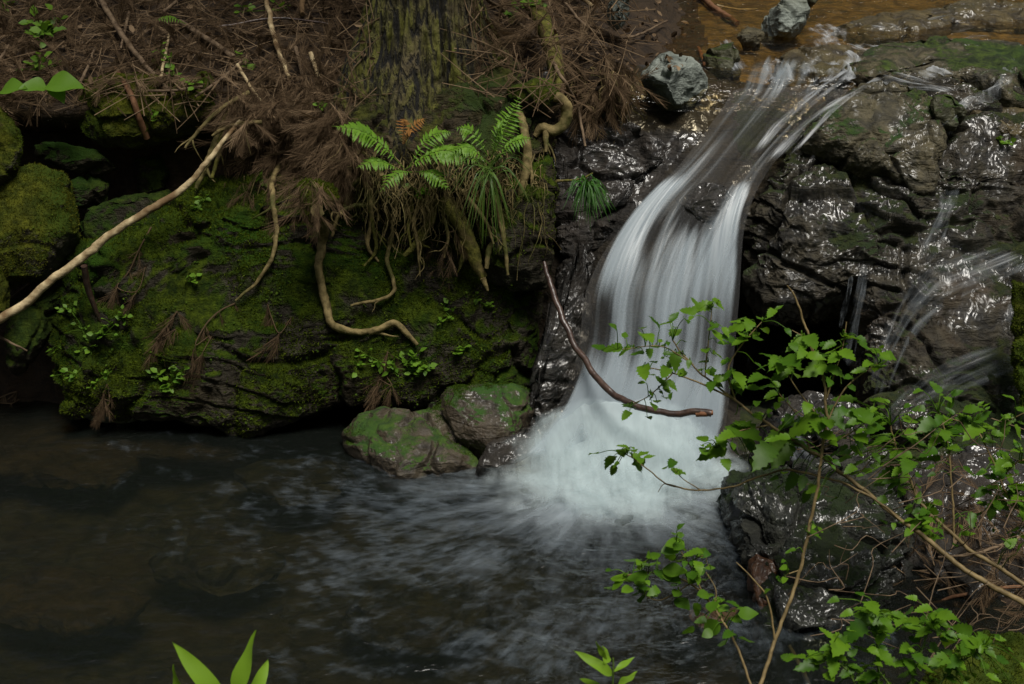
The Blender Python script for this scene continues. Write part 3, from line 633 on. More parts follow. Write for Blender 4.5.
RT = [  # picture points, radius in px, bark, lift or depth range
    ([(432, 196), (446, 205), (462, 225), (474, 256), (483, 278)], [8, 8.5, 8, 7, 4], 'moss_root', (5.15, 5.04)),
    ([(483, 278), (486, 286), (488, 291)], [3, 2, 1], 'root', (5.02, 5.01)),
    ([(318, 212), (324, 236), (320, 268), (325, 300), (333, 325), (352, 333), (378, 331), (395, 324), (408, 336), (418, 346)], [6, 5.5, 4.2, 4, 4, 3.6, 3.4, 3.4, 2.8, 2], 'root', None),
    ([(286, 160), (274, 180), (274, 205), (277, 232), (272, 262), (256, 286), (237, 302)], [3.2, 2.8, 2.8, 2.4, 2.2, 1.8, 1.2], 'root', None),
    ([(360, 160), (366, 185), (372, 215), (368, 245), (378, 262)], [3.5, 3.2, 2.6, 2.2, 1.2], 'root', (5.18, 5.12)),
    ([(366, 190), (372, 220), (376, 250), (364, 266)], [2.4, 2.2, 1.8, 1], 'moss_root', (5.17, 5.1)),
    ([(382, 176), (390, 210), (392, 236), (388, 262), (395, 292), (375, 302), (352, 307)], [2.8, 2.4, 2.2, 2.2, 2, 1.8, 1.2], 'root', None),
    ([(332, 236), (340, 214), (354, 206), (366, 206)], [1.5, 2.2, 2.4, 2], 'root', (5.14, 5.16)),
    ([(345, 206), (352, 186), (372, 172), (384, 170)], [2, 2.4, 2.8, 3], 'root', (5.16, 5.2)),
    ([(410, 182), (412, 205), (408, 228), (412, 250)], [3, 2.4, 1.8, 1], 'moss_root', (5.14, 5.08)),
    ([(436, 200), (428, 226), (416, 244), (404, 256)], [5, 5, 4, 2], 'moss_root', (5.13, 5.08)),
    ([(420, 200), (414, 222), (418, 246), (420, 276)], [2.4, 2, 1.5, .8], 'root', (5.12, 5.05)),
    ([(442, 210), (448, 236), (444, 258)], [2, 1.6, 1], 'root', (5.11, 5.06)),
    ([(516, 108, 5.34), (524, 126, 5.2), (527, 160, 5.14), (522, 190, 5.11), (520, 215, 5.09), (505, 232, 5.07), (492, 246, 5.05), (486, 268, 5.02)], [4, 4.5, 4.5, 4, 3.6, 3.6, 3.2, 2], 'root', (5.16, 5.02)),
    ([(496, 196), (500, 216), (504, 240), (508, 275)], [3.4, 3.4, 2.6, 1.4], 'root', (5.1, 5.0)),
    ([(530, 160), (532, 186), (526, 206), (530, 236)], [2, 1.6, 1.4, .8], 'root', (5.14, 5.06)),
    ([(462, 190), (474, 206), (486, 222), (494, 244)], [2.6, 2.4, 2, 1], 'root', (5.1, 5.03)),
    ([(452, 176), (468, 186), (478, 200), (482, 214)], [4, 3.6, 3, 1.6], 'moss_root', (5.16, 5.08)),
    ([(536, 8), (545, 30), (553, 52), (556, 74), (552, 96)], [9, 9, 9, 8, 6], 'moss_root', (5.75, 5.34)),
    ([(520, -30), (528, -10), (538, 12)], [10, 10, 9], 'moss_root', (5.98, 5.74)),
    ([(540, 106), (548, 98), (560, 98), (567, 108), (565, 122), (554, 131), (542, 128), (535, 136)], [4, 5, 5, 6, 6, 6, 5, 3], 'root', (5.30, 5.26)),
    ([(545, 130), (546, 142), (546, 152)], [3.5, 2.6, 1.4], 'root', (5.26, 5.22)),
    ([(225, 120), (215, 146), (205, 168), (196, 188)], [4, 4, 3.6, 2], 'root', (5.44, 5.36)),
    ([(232, 100), (222, 130), (218, 155), (212, 178)], [3.2, 3, 2.6, 1.6], 'moss_root', (5.46, 5.36)),
    ([(250, 92), (220, 110), (200, 130), (185, 148)], [2.4, 2.4, 2, 1.2], 'root', (5.46, 5.36)),
    ([(262, 122), (240, 124), (222, 130), (212, 136)], [2.4, 2.4, 2.2, 1.2], 'root', (5.36, 5.34)),
]
for k, (pts, r_, mt, yr) in enumerate(RT):
    stick('root', pts, r_, mt, parent=cedar, Y=yr, lift=.022, rough=.6, seed=k * 7 + 1, sides=10, n=8 * len(pts) + 8, forks=2 if k not in (1, 18, 19, 20) else 0)
hair = MB()                                                             # the finest hanging rootlets, too many to count
for k in range(640):
    px = rng.choice([rng.uniform(345, 545), rng.uniform(225, 350), rng.uniform(560, 632)], p=[.72, .16, .12])
    py = rng.uniform(150, 205) if px < 550 else rng.uniform(70, 105)
    if px < 350: py = rng.uniform(120, 190)
    p0 = toward(hit(px, py)[0], .02); L = rng.uniform(.05, .24)
    path = p0 + np.cumsum(np.vstack([[0, 0, 0], rng.normal(0, .012, (7, 3)) + np.array([0, -.006, -L / 7])]), 0)
    tube(hair, path, [rng.uniform(.0012, .0036), .0006], 4, 0, 0, False)
hr = hair.build('rootlets', M['root']); hr['kind'] = 'stuff'; adopt(hr, cedar)
cr = MB()
for k in range(3600):
    z = rng.uniform(7.2, 14.5); rr = np.interp(z, [7.2, 8.5, 14.5], [1.4, 2.2, .3]) * rng.uniform(.15, 1) ; a = rng.uniform(0, 6.283)
    c = np.array([ax[0] + rr * math.cos(a), ax[1] + rr * math.sin(a), z - .22 * rr])
    u = rng.normal(size=3); u[2] -= .6; u /= np.linalg.norm(u); w = np.cross(u, rng.normal(size=3)); w /= np.linalg.norm(w)
    s = rng.uniform(.12, .26)
    cr.add([c - u * s, c + w * s * .45, c + u * s, c - w * s * .45], [(0, 1, 2, 3)])
adopt(cr.build('crown', M['crown'], smooth_sh=False), cedar)
refresh()

# ------------------------------------------------------------------ fallen wood and sticks
stick('fallen_branch', [(-40, 342, 4.86), (0, 319, 4.92), (30, 300, 4.96), (52, 280, 4.98), (92, 250, 5.04), (112, 233, 5.07), (148, 211, 5.11), (182, 190, 5.16), (205, 165, 5.2), (222, 142, 5.25), (236, 126, 5.34), (252, 112, 5.5)], [4.6, 4.5, 4.5, 4.1, 4.4, 3.8, 3.9, 3.5, 2.9, 2.3, 2.0, 1.4], 'pale_branch', 'long pale bare branch leaning up from the pool edge to the roots', 'branch', rough=.26, seed=3, sides=14, n=150)
fb, fpath = stick('bowed_branch', [(545, 262, 4.98), (552, 290, 4.92), (563, 320, 4.84), (580, 352, 4.72), (604, 386, 4.58), (634, 405, 4.48), (668, 413, 4.42), (712, 413, 4.38)], [1.8, 3.2, 3.2, 3.2, 3.4, 3.4, 3.2, 3.6], 'dark_branch', 'thin dark bowed branch hanging across the foaming foot of the waterfall', 'branch', rough=.2, seed=5, sides=10, n=60)
ce, _ = stick('broken_end', [(696, 413.3, 4.392), (706, 413.2, 4.383), (713, 413, 4.378)], [3.6, 3.9, 2.2], 'cut_wood', parent=fb, rough=.3, seed=6, n=8)
STK = [
    ([(118, 72), (132, 96), (140, 118), (149, 141)], [2.2, 3, 3, 3.4], 'red_twig', 'reddish broken stick hanging over the front of the mossy ledge', .03),
    ([(103, 4), (128, 45), (150, 72), (176, 99)], [3, 3, 2.4, 1.6], 'twig', 'grey-brown stick slanting down the slope to the mossy ledge', .04),
    ([(182, 26), (210, 44), (236, 62)], [3, 3, 3], 'twig', 'stick with a pale snapped end above the tangled roots', .04),
    ([(266, -6), (272, 25), (278, 50), (291, 82)], [2.2, 2.8, 2.6, 1.8], 'pale_branch', 'pale peeled stick standing upright in the dead needles', .05),
    ([(297, 52), (304, 80)], [2.2, 1.6], 'twig', 'short stub poking from the litter next to the peeled stick', .04),
    ([(312, 58), (320, 82)], [2.6, 1.8], 'pale_branch', 'short pale stub poking from the litter nearer the trunk', .04),
    ([(306, -8), (304, 8), (304, 20)], [3.4, 3, 2.4], 'pale_branch', 'thick yellowish stick end at the top of the slope beside the trunk', .05),
    ([(150, 94), (185, 93), (220, 86)], [1.4, 1.6, 1.2], 'twig', 'thin straight twig lying along the top of the mossy ledge', .03),
    ([(198, 102), (222, 86), (243, 68)], [1.2, 1.6, 1.6], 'twig', 'thin twig rising to the snapped stick above the hollow', .05),
    ([(240, 70), (250, 88), (263, 106)], [1.8, 1.6, 1.2], 'pale_branch', 'short straight twig pointing down into the draped needles', .05),
    ([(-6, 74), (6, 60), (13, 48)], [1.6, 1.6, 1.2], 'twig', 'small bent twig at the far end of the slope near the bright sprouts', .04),
    ([(132, 18), (128, 36), (124, 54)], [1.6, 1.4, 1], 'twig', 'small forked twig leaning on the slanting grey-brown stick', .05),
    ([(222, 32), (280, 24), (330, 30)], [1.2, 1.4, 1], 'dark_branch', 'thin dark twig lying level across the dead needles', .05),
    ([(84, 88), (92, 72), (98, 54)], [1.6, 1.4, 1.2], 'twig', 'thin grey twig propped on the back of the mossy ledge', .05),
    ([(166, 18), (178, 8), (188, -4)], [1.6, 1.6, 1.2], 'twig', 'pale twig at the top of the slope above the small green frond', .05),
    ([(164, 84), (168, 62), (172, 40)], [1.6, 1.5, 1.2], 'pale_branch', 'thin upright twig among the round-leaved seedlings', .05),
    ([(466, -8), (505, 20), (540, 50), (560, 84), (577, 115), (584, 154)], [1.8, 2, 2, 1.9, 1.7, 1.2], 'twig', 'thin brown vine curving from the trunk down past the root loop', .07),
    ([(564, 8), (582, 28), (602, 40), (632, 42), (666, 26)], [1.4, 1.5, 1.5, 1.4, 1], 'twig', 'thin twig arching over the soil clump towards the stream', .05),
    ([(694, -6), (714, 11), (736, 26)], [3, 3, 2.6], 'red_twig', 'orange-brown stick in the shallow stream behind the tan stone', .03),
    ([(716, 8), (736, 12), (756, 12)], [1, 1, .8], 'pale_branch', 'thin straw-coloured twig touching the blue-grey boulder', .03),
    ([(698, 50), (701, 58), (704, 66)], [1.8, 2, 1.6], 'cut_wood', 'bright orange wood splinter on the pale angular boulder', .02),
    ([(84, 266), (89, 292), (101, 322)], [3.4, 3.2, 2], 'dark_branch', 'short dark side branch hanging from the long pale branch', None),
    ([(-8, 332), (12, 344), (30, 353)], [1.4, 1.3, .8], 'twig', 'thin twig below the lower end of the pale branch', .03),
    ([(572, -6), (583, 4), (592, 12)], [2.4, 2.4, 2], 'pale_branch', 'pale stick end above the soil clump', .05),
    ([(556, 184), (580, 182), (592, 176)], [1.4, 1.2, .8], 'moss_root', 'tiny mossy twig stuck to the wet black wall', .03),
    ([(786, 646), (798, 668), (808, 692)], [2, 2.6, 2.4], 'pale_branch', 'pale stub at the base of the tall wet rock', .05),
    ([(905, 610), (960, 596), (1010, 588), (1040, 590)], [1.6, 1.8, 1.8, 1.8], 'red_twig', 'reddish twig lying across the ground under the shrub', .05),
    ([(930, 560), (970, 556), (1010, 540), (1040, 520)], [1.4, 1.6, 1.6, 1.4], 'twig', 'grey tangled twig beneath the arching shrub stems', .08),
    ([(10, 302), (34, 282), (52, 270)], [1, 1.2, 1], 'twig', 'thin rootlet on the face of the yellow-green boulder', .02),
]
for k, (pts, r_, mt, lab, lf) in enumerate(STK):
    if lf is None: stick('dead_twig', pts, r_, mt, lab, 'twig', 'dead sticks on the bank', Y=(5.0, 5.06), seed=k + 40)
    else: stick('dead_twig', pts, r_, mt, lab, 'twig', 'dead sticks on the bank', lift=lf, seed=k + 40)

# ------------------------------------------------------------------ dead cedar needles
def spray_template(r, L=.2, nb=13):
    """a dead cedar frond: a bent stem with side shoots, as thin three-sided strips"""
    v, f = [], []
    def strip(p, w):
        p = np.asarray(p); n = len(p); base = len(v)
        for k in range(n):
            t = p[min(k + 1, n - 1)] - p[max(k - 1, 0)]; t = t / (np.linalg.norm(t) + 1e-9)
            s = np.cross(t, [0, 0, 1.0]); s /= np.linalg.norm(s) + 1e-9
            ww = w * (1 - .75 * k / (n - 1)); up = np.cross(s, t)
            v.append(p[k] + s * ww); v.append(p[k] - s * ww * .6 + up * ww * .8)
        for k in range(n - 1): f.append((base + 2 * k, base + 2 * k + 1, base + 2 * k + 3, base + 2 * k + 2))
    cur = r.uniform(-.25, .25); t = np.linspace(0, 1, 6)
    stem = np.stack([t * L, cur * L * t ** 2, -.18 * L * t ** 2 + r.normal(0, .004, 6)], 1); strip(stem, .0021)
    for k in range(nb):
        a = .12 + .85 * k / nb; c = np.array([np.interp(a, t, stem[:, j]) for j in range(3)])
        for s in (-1, 1):
            l = L * .36 * math.sin(math.pi * (.18 + .75 * a)) * r.uniform(.6, 1.3); ang = s * r.uniform(.15, .5) + cur
            d = np.array([math.cos(ang), math.sin(ang), r.uniform(-.3, .15)])
            strip([c, c + d * l * .55 + [0, 0, -.003], c + d * l + np.array([.12 * l, 0, -.1 * l])], .0017)
    return np.array(v), np.array(f)
TPL = [spray_template(np.random.default_rng(s), 0.17 + .02 * (s % 4)) for s in range(8)]
def frame(d, n):
    d = d / np.linalg.norm(d); n = n - d * (n @ d); n /= np.linalg.norm(n) + 1e-9
    return np.stack([d, np.cross(n, d), n])
def put(mb, tpl, p, d, n, s):
    v, f = tpl; mb.add(p + (v * s) @ frame(d, n), f)
def inside(poly, x, y):
    c = False; n = len(poly)
    for i in range(n):
        x1, y1 = poly[i]; x2, y2 = poly[i - 1]
        if (y1 > y) != (y2 > y) and x < (x2 - x1) * (y - y1) / (y2 - y1) + x1: c = not c
    return c
def scatter_litter(mb, poly, count, down, smin=.6, smax=1.3, lift=.02, tilt=.35, mb2=None):
    xs = [p[0] for p in poly]; ys = [p[1] for p in poly]; k = 0; tries = 0
    while k < count and tries < count * 8:
        tries += 1
        x, y = rng.uniform(min(xs), max(xs)), rng.uniform(min(ys), max(ys))
        if not inside(poly, x, y): continue
        if fbm(np.array([[x / 38, y / 26, 3.3]]), 2)[0] < -.16: continue
        p, n, ob = hit(x, y); k += 1
        a = rng.normal(0, 1.0) if down < .5 else rng.normal(0, .45)
        d = np.array([math.sin(a), -math.cos(a) * .5, -.55 * math.cos(a)]) if rng.random() < max(down, .55) else rng.normal(size=3)
        d = d + rng.normal(0, tilt, 3) * .6
        n2 = n + rng.normal(0, tilt, 3)
        put(mb2 if (mb2 is not None and rng.random() < .2) else mb, TPL[rng.integers(8)], toward(p, rng.uniform(.0, lift)), d, n2, rng.uniform(smin, smax))
_v = np.array([(0, 0, 0), (.3, .26, .05), (.7, .22, .02), (1, 0, -.08), (.7, -.22, .04), (.3, -.26, .06)], float); SMALL_LEAF = (_v, np.array([(0, 1, 2, 3), (0, 3, 4, 5)]))
lit, lit2 = MB(), MB()
scatter_litter(lit, [(-30, -25), (366, -25), (358, 40), (336, 95), (240, 84), (150, 80), (70, 95), (-30, 120)], 2500, .4, .18, .8, .05, .7, lit2)
scatter_litter(lit, [(240, 82), (326, 80), (352, 112), (362, 160), (346, 176), (320, 186), (296, 180), (270, 150), (245, 128), (232, 100)], 1200, .85, .25, .85, .06, .4, lit2)
scatter_litter(lit, [(468, -25), (620, -25), (600, 40), (560, 60), (520, 62), (480, 60)], 420, .4, .4, .9, .04, .5, lit2)
scatter_litter(lit, [(560, 55), (632, 50), (636, 96), (600, 116), (566, 100)], 170, .9, .4, .8, .03, .3, lit2)
scatter_litter(lit, [(225, 120), (330, 150), (330, 215), (270, 210), (230, 180)], 130, .95, .4, .8, .03, .3)
scatter_litter(lit, [(900, 500), (1050, 470), (1050, 640), (960, 640), (900, 620)], 260, .4, .4, .9, .04, .5, lit2)
for k in range(900):
    x, y = (rng.uniform(-20, 372), rng.uniform(-20, 110)) if k < 620 else (rng.uniform(470, 630), rng.uniform(-20, 100))
    p, n, ob = hit(x, y); a = rng.uniform(0, 6.283); L = rng.uniform(.03, .17)
    d = np.array([math.cos(a), .5 * math.sin(a), .7 * math.sin(a)]); d = d - n * (d @ n) * .8; p = toward(p, rng.uniform(.005, .045))
    tube(lit2 if rng.random() < .55 else lit, catmull([p - d * L, p + rng.normal(0, .008, 3), p + d * L], 6), [rng.uniform(.0014, .0034), .001], 5, 0, 0, False)
for k in range(520):
    x, y = (rng.uniform(-20, 372), rng.uniform(-20, 90)) if k < 380 else (rng.uniform(540, 700), rng.uniform(0, 70))
    p, n, ob = hit(x, y); put(lit2 if rng.random() < .4 else lit, SMALL_LEAF, toward(p, rng.uniform(.006, .03)), rng.normal(size=3), n + rng.normal(0, .4, 3), rng.uniform(.015, .045))
L1 = lit.build('leaf_litter', M['litter'], smooth_sh=False); tag(L1, 'brown dead cedar needles covering the bank', None, None, 'stuff')
L2 = lit2.build('leaf_litter', M['pale_litter'], smooth_sh=False); tag(L2, 'faded dead cedar sprigs among the brown needles', None, None, 'stuff')
for (pts, lab) in [
    ([(152, 228), (140, 250), (130, 272), (118, 288), (138, 292), (146, 268)], 'brown dead cedar frond hanging below the middle of the pale branch'),
    ([(178, 312), (168, 326), (158, 340), (176, 330)], 'small shrivelled brown sprig low on the rock face'),
    ([(236, 304), (220, 312), (206, 326), (196, 346), (212, 336), (204, 352)], 'brown dead frond under the tip of the thin bent root'),
    ([(268, 305), (272, 318), (280, 334), (292, 318)], 'small dead sprig between the two bent roots'),
    ([(388, 352), (385, 372), (392, 386), (380, 380)], 'greyish dead sprig below the tip of the long bent root'),
    ([(108, 385), (104, 398), (112, 402)], 'tiny brown sprig above the thin grey waterline stone'),
    ([(18, 392), (6, 396), (-4, 402), (12, 404), (20, 400)], 'yellow-brown tuft of dead straw at the waterline'),
    ([(455, 232), (440, 236), (430, 240), (446, 244), (452, 250)], 'pinkish-brown dead frond caught under the hanging roots')]:
    mb = MB(); sp_ = on_surface(pts, .012); tube(mb, catmull(sp_, 24), [.003, .0015], 5, .2, 1, False)
    for kk, (x, y) in enumerate(pts):
        for q in range(4):
            p, n, ob = hit(x, y)
            put(mb, TPL[rng.integers(8)], sp_[kk], np.array([rng.normal(-.2, .5), -.3, -.9]), n + rng.normal(0, .25, 3), rng.uniform(.35, .75))
    o = mb.build('dead_frond', M['pale_litter'] if 'yellow' in lab or 'pink' in lab else M['litter'], smooth_sh=False)
    tag(o, lab, 'dead frond', 'dead fronds caught on the rock')

# ------------------------------------------------------------------ moss shoots on the stones
def moss_on(o, count, mat, seed, thr=.0, hmin=.005, hmax=.013, up=.5, fq=3.0):
    me = o.data; nv = len(me.vertices); co = np.empty(nv * 3, np.float32); me.vertices.foreach_get('co', co); co = co.reshape(-1, 3)
    f = np.empty(len(me.polygons) * 3, np.int32); me.polygons.foreach_get('vertices', f); f = f.reshape(-1, 3)
    a, b, c = co[f[:, 0]], co[f[:, 1]], co[f[:, 2]]; cr_ = np.cross(b - a, c - a); ar = np.linalg.norm(cr_, axis=1); n = cr_ / (ar[:, None] + 1e-12)
    cen = (a + b + c) / 3; facing = (n * (CAM - cen)).sum(1) > -.3
    msk = fbm(cen * fq, 5, .6, seed) * 2.2 + n[:, 2] * up
    w = ar * facing * smooth(thr, thr + .35, msk)
    if w.sum() <= 0: return
    r = np.random.default_rng(seed); idx = r.choice(len(f), count, p=w / w.sum())
    u, v_ = r.random(count), r.random(count); s = u + v_ > 1; u[s] = 1 - u[s]; v_[s] = 1 - v_[s]
    p = a[idx] + (b - a)[idx] * u[:, None] + (c - a)[idx] * v_[:, None]; nn = n[idx]
    d = nn * .8 + r.normal(0, .5, (count, 3)) + np.array([0, 0, .15]); d /= np.linalg.norm(d, axis=1, keepdims=True)
    t = np.cross(d, r.normal(size=(count, 3))); t /= np.linalg.norm(t, axis=1, keepdims=True)
    hgt = r.uniform(hmin, hmax, count)[:, None]; wd = hgt * r.uniform(.28, .5, count)[:, None]
    p = p - nn * .002
    vv = np.stack([p - t * wd * .5, p + t * wd * .5, p + d * hgt], 1).reshape(-1, 3)
    mo = mesh_np('moss', vv, np.arange(count * 3).reshape(-1, 3), M[mat], o, False); mo['kind'] = 'stuff'
moss_on(FACE, 70000, 'moss', 71, -.05, .006, .017)
moss_on(SLAB, 14000, 'moss_slab_shoots', 72, -.5)
for k, o in enumerate([x for x in bpy.data.objects if x.name.startswith(('mossy_boulder', 'ledge_rock', 'moss_lump', 'edge_rock', 'hanging_stone')) and x is not SLAB]):
    moss_on(o, 5200 if 'moss_lump' in o.name or 'ledge' in o.name else 2500, 'moss', 80 + k, -.3)
for k, o in enumerate([x for x in bpy.data.objects if x.name.startswith('waterline_rock')][:2]):
    moss_on(o, 7000, 'moss_bright', 95 + k, .6, up=.8, hmin=.004, hmax=.009)
refresh()

# ------------------------------------------------------------------ leaves
def leaf_template(L=1.0, Wd=.62, teeth=6, tip=.55, fold=.16, curl=.18, n=13):
    """an ovate saw-edged leaf along +x, folded along its midrib"""
    t = np.linspace(0, 1, n)
    w = np.sin(np.pi * t ** tip) ** .85 * .5 * Wd; w[-1] = 0; w[0] = 0
    if teeth:
        saw = np.where(np.arange(n) % 2 == 0, 1.0, .74); saw[:2] = 1; w = w * saw
    sh = np.where(np.arange(n) % 2 == 0, .02, -.01) if teeth else np.zeros(n)
    z = -curl * t ** 2
    mid = np.stack([t, 0 * t, z], 1)
    le = np.stack([t + sh, w, z + fold * w * 1.6 - .03 * np.sin(t * 11)], 1); ri = np.stack([t + sh, -w, z + fold * w * 1.6 + .03 * np.sin(t * 9)], 1)
    v = np.vstack([mid, le, ri]); f = []
    for k in range(n - 1): f += [(k, k + 1, n + k + 1, n + k), (k + 1, k, 2 * n + k, 2 * n + k + 1)]
    v[:, :] *= L
    return v, np.array(f)
LEAF = [leaf_template(1, .62, 6, .62, .16, .12), leaf_template(1, .70, 6, .60, .10, .28), leaf_template(1, .55, 6, .66, .24, .05)]
ROUND = leaf_template(1, .8, 0, .72, .06, .08, 9)
BROAD = leaf_template(1, .74, 0, .60, .16, .3, 17)
LANCE = [leaf_template(1, .26, 0, .75, .25, .35, 12), leaf_template(1, .22, 0, .8, .2, .12, 12)]
SMALL = leaf_template(1, .75, 0, .7, .1, .1, 4)

def shrub(name, label, stems, leaves, root_pt, stem_mat='stem', lf_mat='shrub_leaf', tpl=LEAF, group=None, cat='shrub', jit=.05, flat=.26, more=1.0):
    """stems: list of (points with own distance, radii px); leaves: (x, y, length px) in the picture, each on the stem nearest to it"""
    root = empty(name, root_pt); tag(root, label, cat, group)
    SP = []
    for k, (pts, r_) in enumerate(stems):
        o, path = stick('stem', pts, np.array(r_) * .72, stem_mat, parent=root, rough=.3, seed=k * 13 + len(label), n=12 * len(pts)); SP.append(path)
    allp = np.concatenate(SP)
    d = allp - CAM; zc = d[:, 1] * CT - d[:, 2] * ST
    sx = W_PX / 2 + F_PX * d[:, 0] / zc; sy = H_PX / 2 - F_PX * (d[:, 2] * CT + d[:, 1] * ST) / zc
    lm = MB(); pm = lm
    extra = [(x + rng.normal(0, 13), y + rng.normal(0, 9), s * rng.uniform(.4, .85)) for q in (1, 2) for x, y, s in leaves if rng.random() < more]
    for (x, y, s) in list(leaves) + extra:
        k = np.argmin((sx - x) ** 2 + (sy - y) ** 2 + rng.uniform(0, 60, len(sx))); st = allp[k]
        tipc = P(x, y, st[1] + rng.normal(0, jit)); mp = m_per_px(tipc)
        out = tipc - st; out[2] *= .4; out = out / (np.linalg.norm(out) + 1e-6) + rng.normal(0, .45, 3) * np.array([1, 1, .35]); out[2] -= .15
        out /= np.linalg.norm(out); L = s * mp * rng.uniform(.85, 1.4)
        nrm = np.array([0, 0, 1.0]) + rng.normal(0, flat, 3) + np.array([0, -.25, 0])
        base = tipc - out * L * .5
        put(lm, tpl[rng.integers(len(tpl))], base, out, nrm, L)
        if np.linalg.norm(base - st) < .32:
            mid = (st + base) / 2 + np.array([0, 0, .012]); tube(pm, catmull([st, mid, base], 7), [.0016, .0010], 5, 0, 0, False)
    o = lm.build('foliage', M[lf_mat]); adopt(o, root)
    return root

def Z1(lst): return [(560 + x / 2.85, 280 + y / 2.85, s / 2.85) for x, y, s in lst]
def Z2(lst): return [(740 + x / 2.408, 400 + y / 2.408, s / 2.408) for x, y, s in lst]
def Z3(lst): return [(500 + x / 2.407, 400 + y / 2.407, s / 2.407) for x, y, s in lst]
lA = Z1([(148, 197, 60), (205, 353, 75), (268, 360, 45), (240, 262, 65), (215, 190, 50), (275, 120, 50), (300, 125, 45), (255, 160, 60), (330, 150, 50), (365, 88, 50), (400, 75, 60), (440, 72, 50), (385, 66, 40), (270, 190, 40),
         (300, 262, 60), (330, 232, 50), (290, 290, 40), (260, 325, 35), (300, 335, 40), (350, 265, 40), (440, 300, 60), (430, 265, 50), (450, 160, 60), (495, 135, 50), (540, 125, 60), (575, 105, 55), (585, 145, 50), (510, 175, 45), (475, 165, 45),
         (415, 200, 45), (450, 215, 50), (480, 270, 50), (510, 285, 70), (560, 275, 70), (555, 305, 50), (600, 325, 45), (620, 360, 50), (590, 300, 50), (530, 432, 100), (620, 455, 70), (655, 412, 90), (700, 410, 90), (580, 500, 90), (630, 500, 80), (700, 470, 90),
         (460, 465, 60), (405, 453, 50), (430, 490, 70), (510, 490, 60), (565, 390, 40), (690, 580, 60), (720, 600, 50), (660, 575, 50), (700, 620, 40), (320, 300, 45), (235, 160, 45), (310, 210, 40)])
lTw = Z1([(178, 485, 65), (140, 515, 65), (215, 500, 50), (240, 495, 40), (230, 523, 60), (318, 525, 45), (330, 545, 45)])
lB = Z1([(610, 240, 90), (660, 235, 90), (700, 215, 90), (670, 185, 55), (740, 210, 70), (760, 180, 50), (790, 190, 60), (820, 215, 70), (800, 275, 60), (760, 285, 50), (730, 250, 70), (870, 190, 50), (905, 235, 70), (935, 215, 70), (900, 200, 50), (750, 375, 70),
         (840, 380, 60), (870, 395, 80), (765, 410, 80), (780, 465, 40), (765, 507, 45), (860, 450, 60), (850, 490, 50), (780, 225, 60), (640, 262, 60), (690, 255, 70)]) + Z2([(175, 320, 45), (105, 405, 35), (100, 432, 35), (90, 95, 50), (150, 60, 80), (230, 40, 60), (260, 60, 50)])
lC = Z2([(365, 100, 70), (340, 140, 40), (400, 160, 60), (290, 170, 50), (370, 205, 50), (510, 70, 60), (560, 75, 60), (470, 95, 60), (500, 125, 50), (600, 100, 40), (640, 140, 50), (660, 180, 50), (610, 205, 50), (630, 250, 50), (605, 270, 40), (550, 30, 40), (480, 10, 40), (430, 20, 40),
         (430, 300, 50), (455, 320, 50), (460, 280, 50), (550, 320, 30), (680, 330, 40), (670, 355, 40), (540, 50, 50), (585, 55, 40), (450, 60, 45), (415, 45, 45), (625, 175, 45), (645, 225, 45), (665, 240, 50), (520, 100, 50), (380, 130, 45), (350, 180, 45), (395, 190, 40), (475, 330, 40), (440, 325, 35),
         (690, 60, 60), (675, 20, 40), (670, 120, 50), (560, 20, 40), (320, 70, 50), (300, 40, 60), (330, 55, 55), (640, 40, 40), (690, 210, 50), (700, 270, 50), (690, 150, 45)])
lD = Z2([(300, 520, 70), (350, 510, 60), (400, 545, 50), (440, 505, 60), (500, 520, 60), (270, 560, 60), (330, 560, 60), (240, 590, 60), (180, 622, 70), (225, 650, 50), (300, 640, 60), (350, 620, 60), (400, 600, 50), (500, 575, 50), (560, 590, 70), (600, 605, 50), (480, 625, 70), (530, 650, 60),
         (590, 640, 50), (450, 650, 50), (340, 665, 50), (380, 525, 50), (320, 500, 50), (420, 550, 45), (470, 515, 45), (290, 600, 50), (540, 600, 55), (265, 660, 50), (310, 670, 55), (390, 660, 50), (520, 620, 50), (430, 620, 45), (250, 570, 45)])
lE = Z3([(420, 345, 50), (410, 358, 45), (410, 370, 45), (465, 365, 45), (435, 385, 35), (340, 392, 60), (300, 425, 60), (330, 425, 40), (370, 460, 40), (335, 460, 50), (415, 430, 50), (420, 410, 45), (440, 408, 40), (425, 465, 35), (440, 490, 45), (470, 400, 45), (505, 403, 40), (465, 430, 40), (495, 428, 40),
         (505, 468, 45), (510, 497, 40), (555, 505, 50), (535, 500, 40), (508, 550, 45), (550, 562, 50), (355, 395, 45), (285, 428, 40), (365, 470, 35), (340, 440, 40)])
shrub('leafy_shrub', 'leafy shrub whose arching stem reaches out in front of the waterfall',
      [([(1060, 625, 3.25), (1000, 590, 3.35), (960, 565, 3.42), (915, 530, 3.5), (885, 508, 3.55), (850, 478, 3.6), (810, 450, 3.66), (770, 425, 3.72), (735, 400, 3.78), (705, 376, 3.82), (672, 340, 3.86)], [4.2, 3.8, 3.2, 2.8, 2.4, 1.6, 1]),
       ([(735, 400, 3.78), (706, 386, 3.8), (676, 374, 3.82), (640, 366, 3.84)], [1.6, 1.2, .7]),
       ([(770, 425, 3.72), (738, 432, 3.72), (716, 448, 3.72)], [1.4, 1, .7]), ([(735, 400, 3.78), (728, 370, 3.8), (742, 345, 3.82), (762, 322, 3.84)], [1.4, 1.1, .7]),
       ([(705, 376, 3.82), (708, 345, 3.85), (712, 308, 3.88)], [1.1, .9, .6]), ([(810, 450, 3.66), (800, 420, 3.7), (778, 392, 3.72)], [1.3, 1, .6]),
       ([(672, 374, 3.82), (650, 395, 3.82), (632, 404, 3.82)], [1, .8, .5]), ([(690, 362, 3.83), (660, 346, 3.84), (618, 350, 3.85)], [1, .8, .5])],
      lA, P(1060, 660, 3.2))
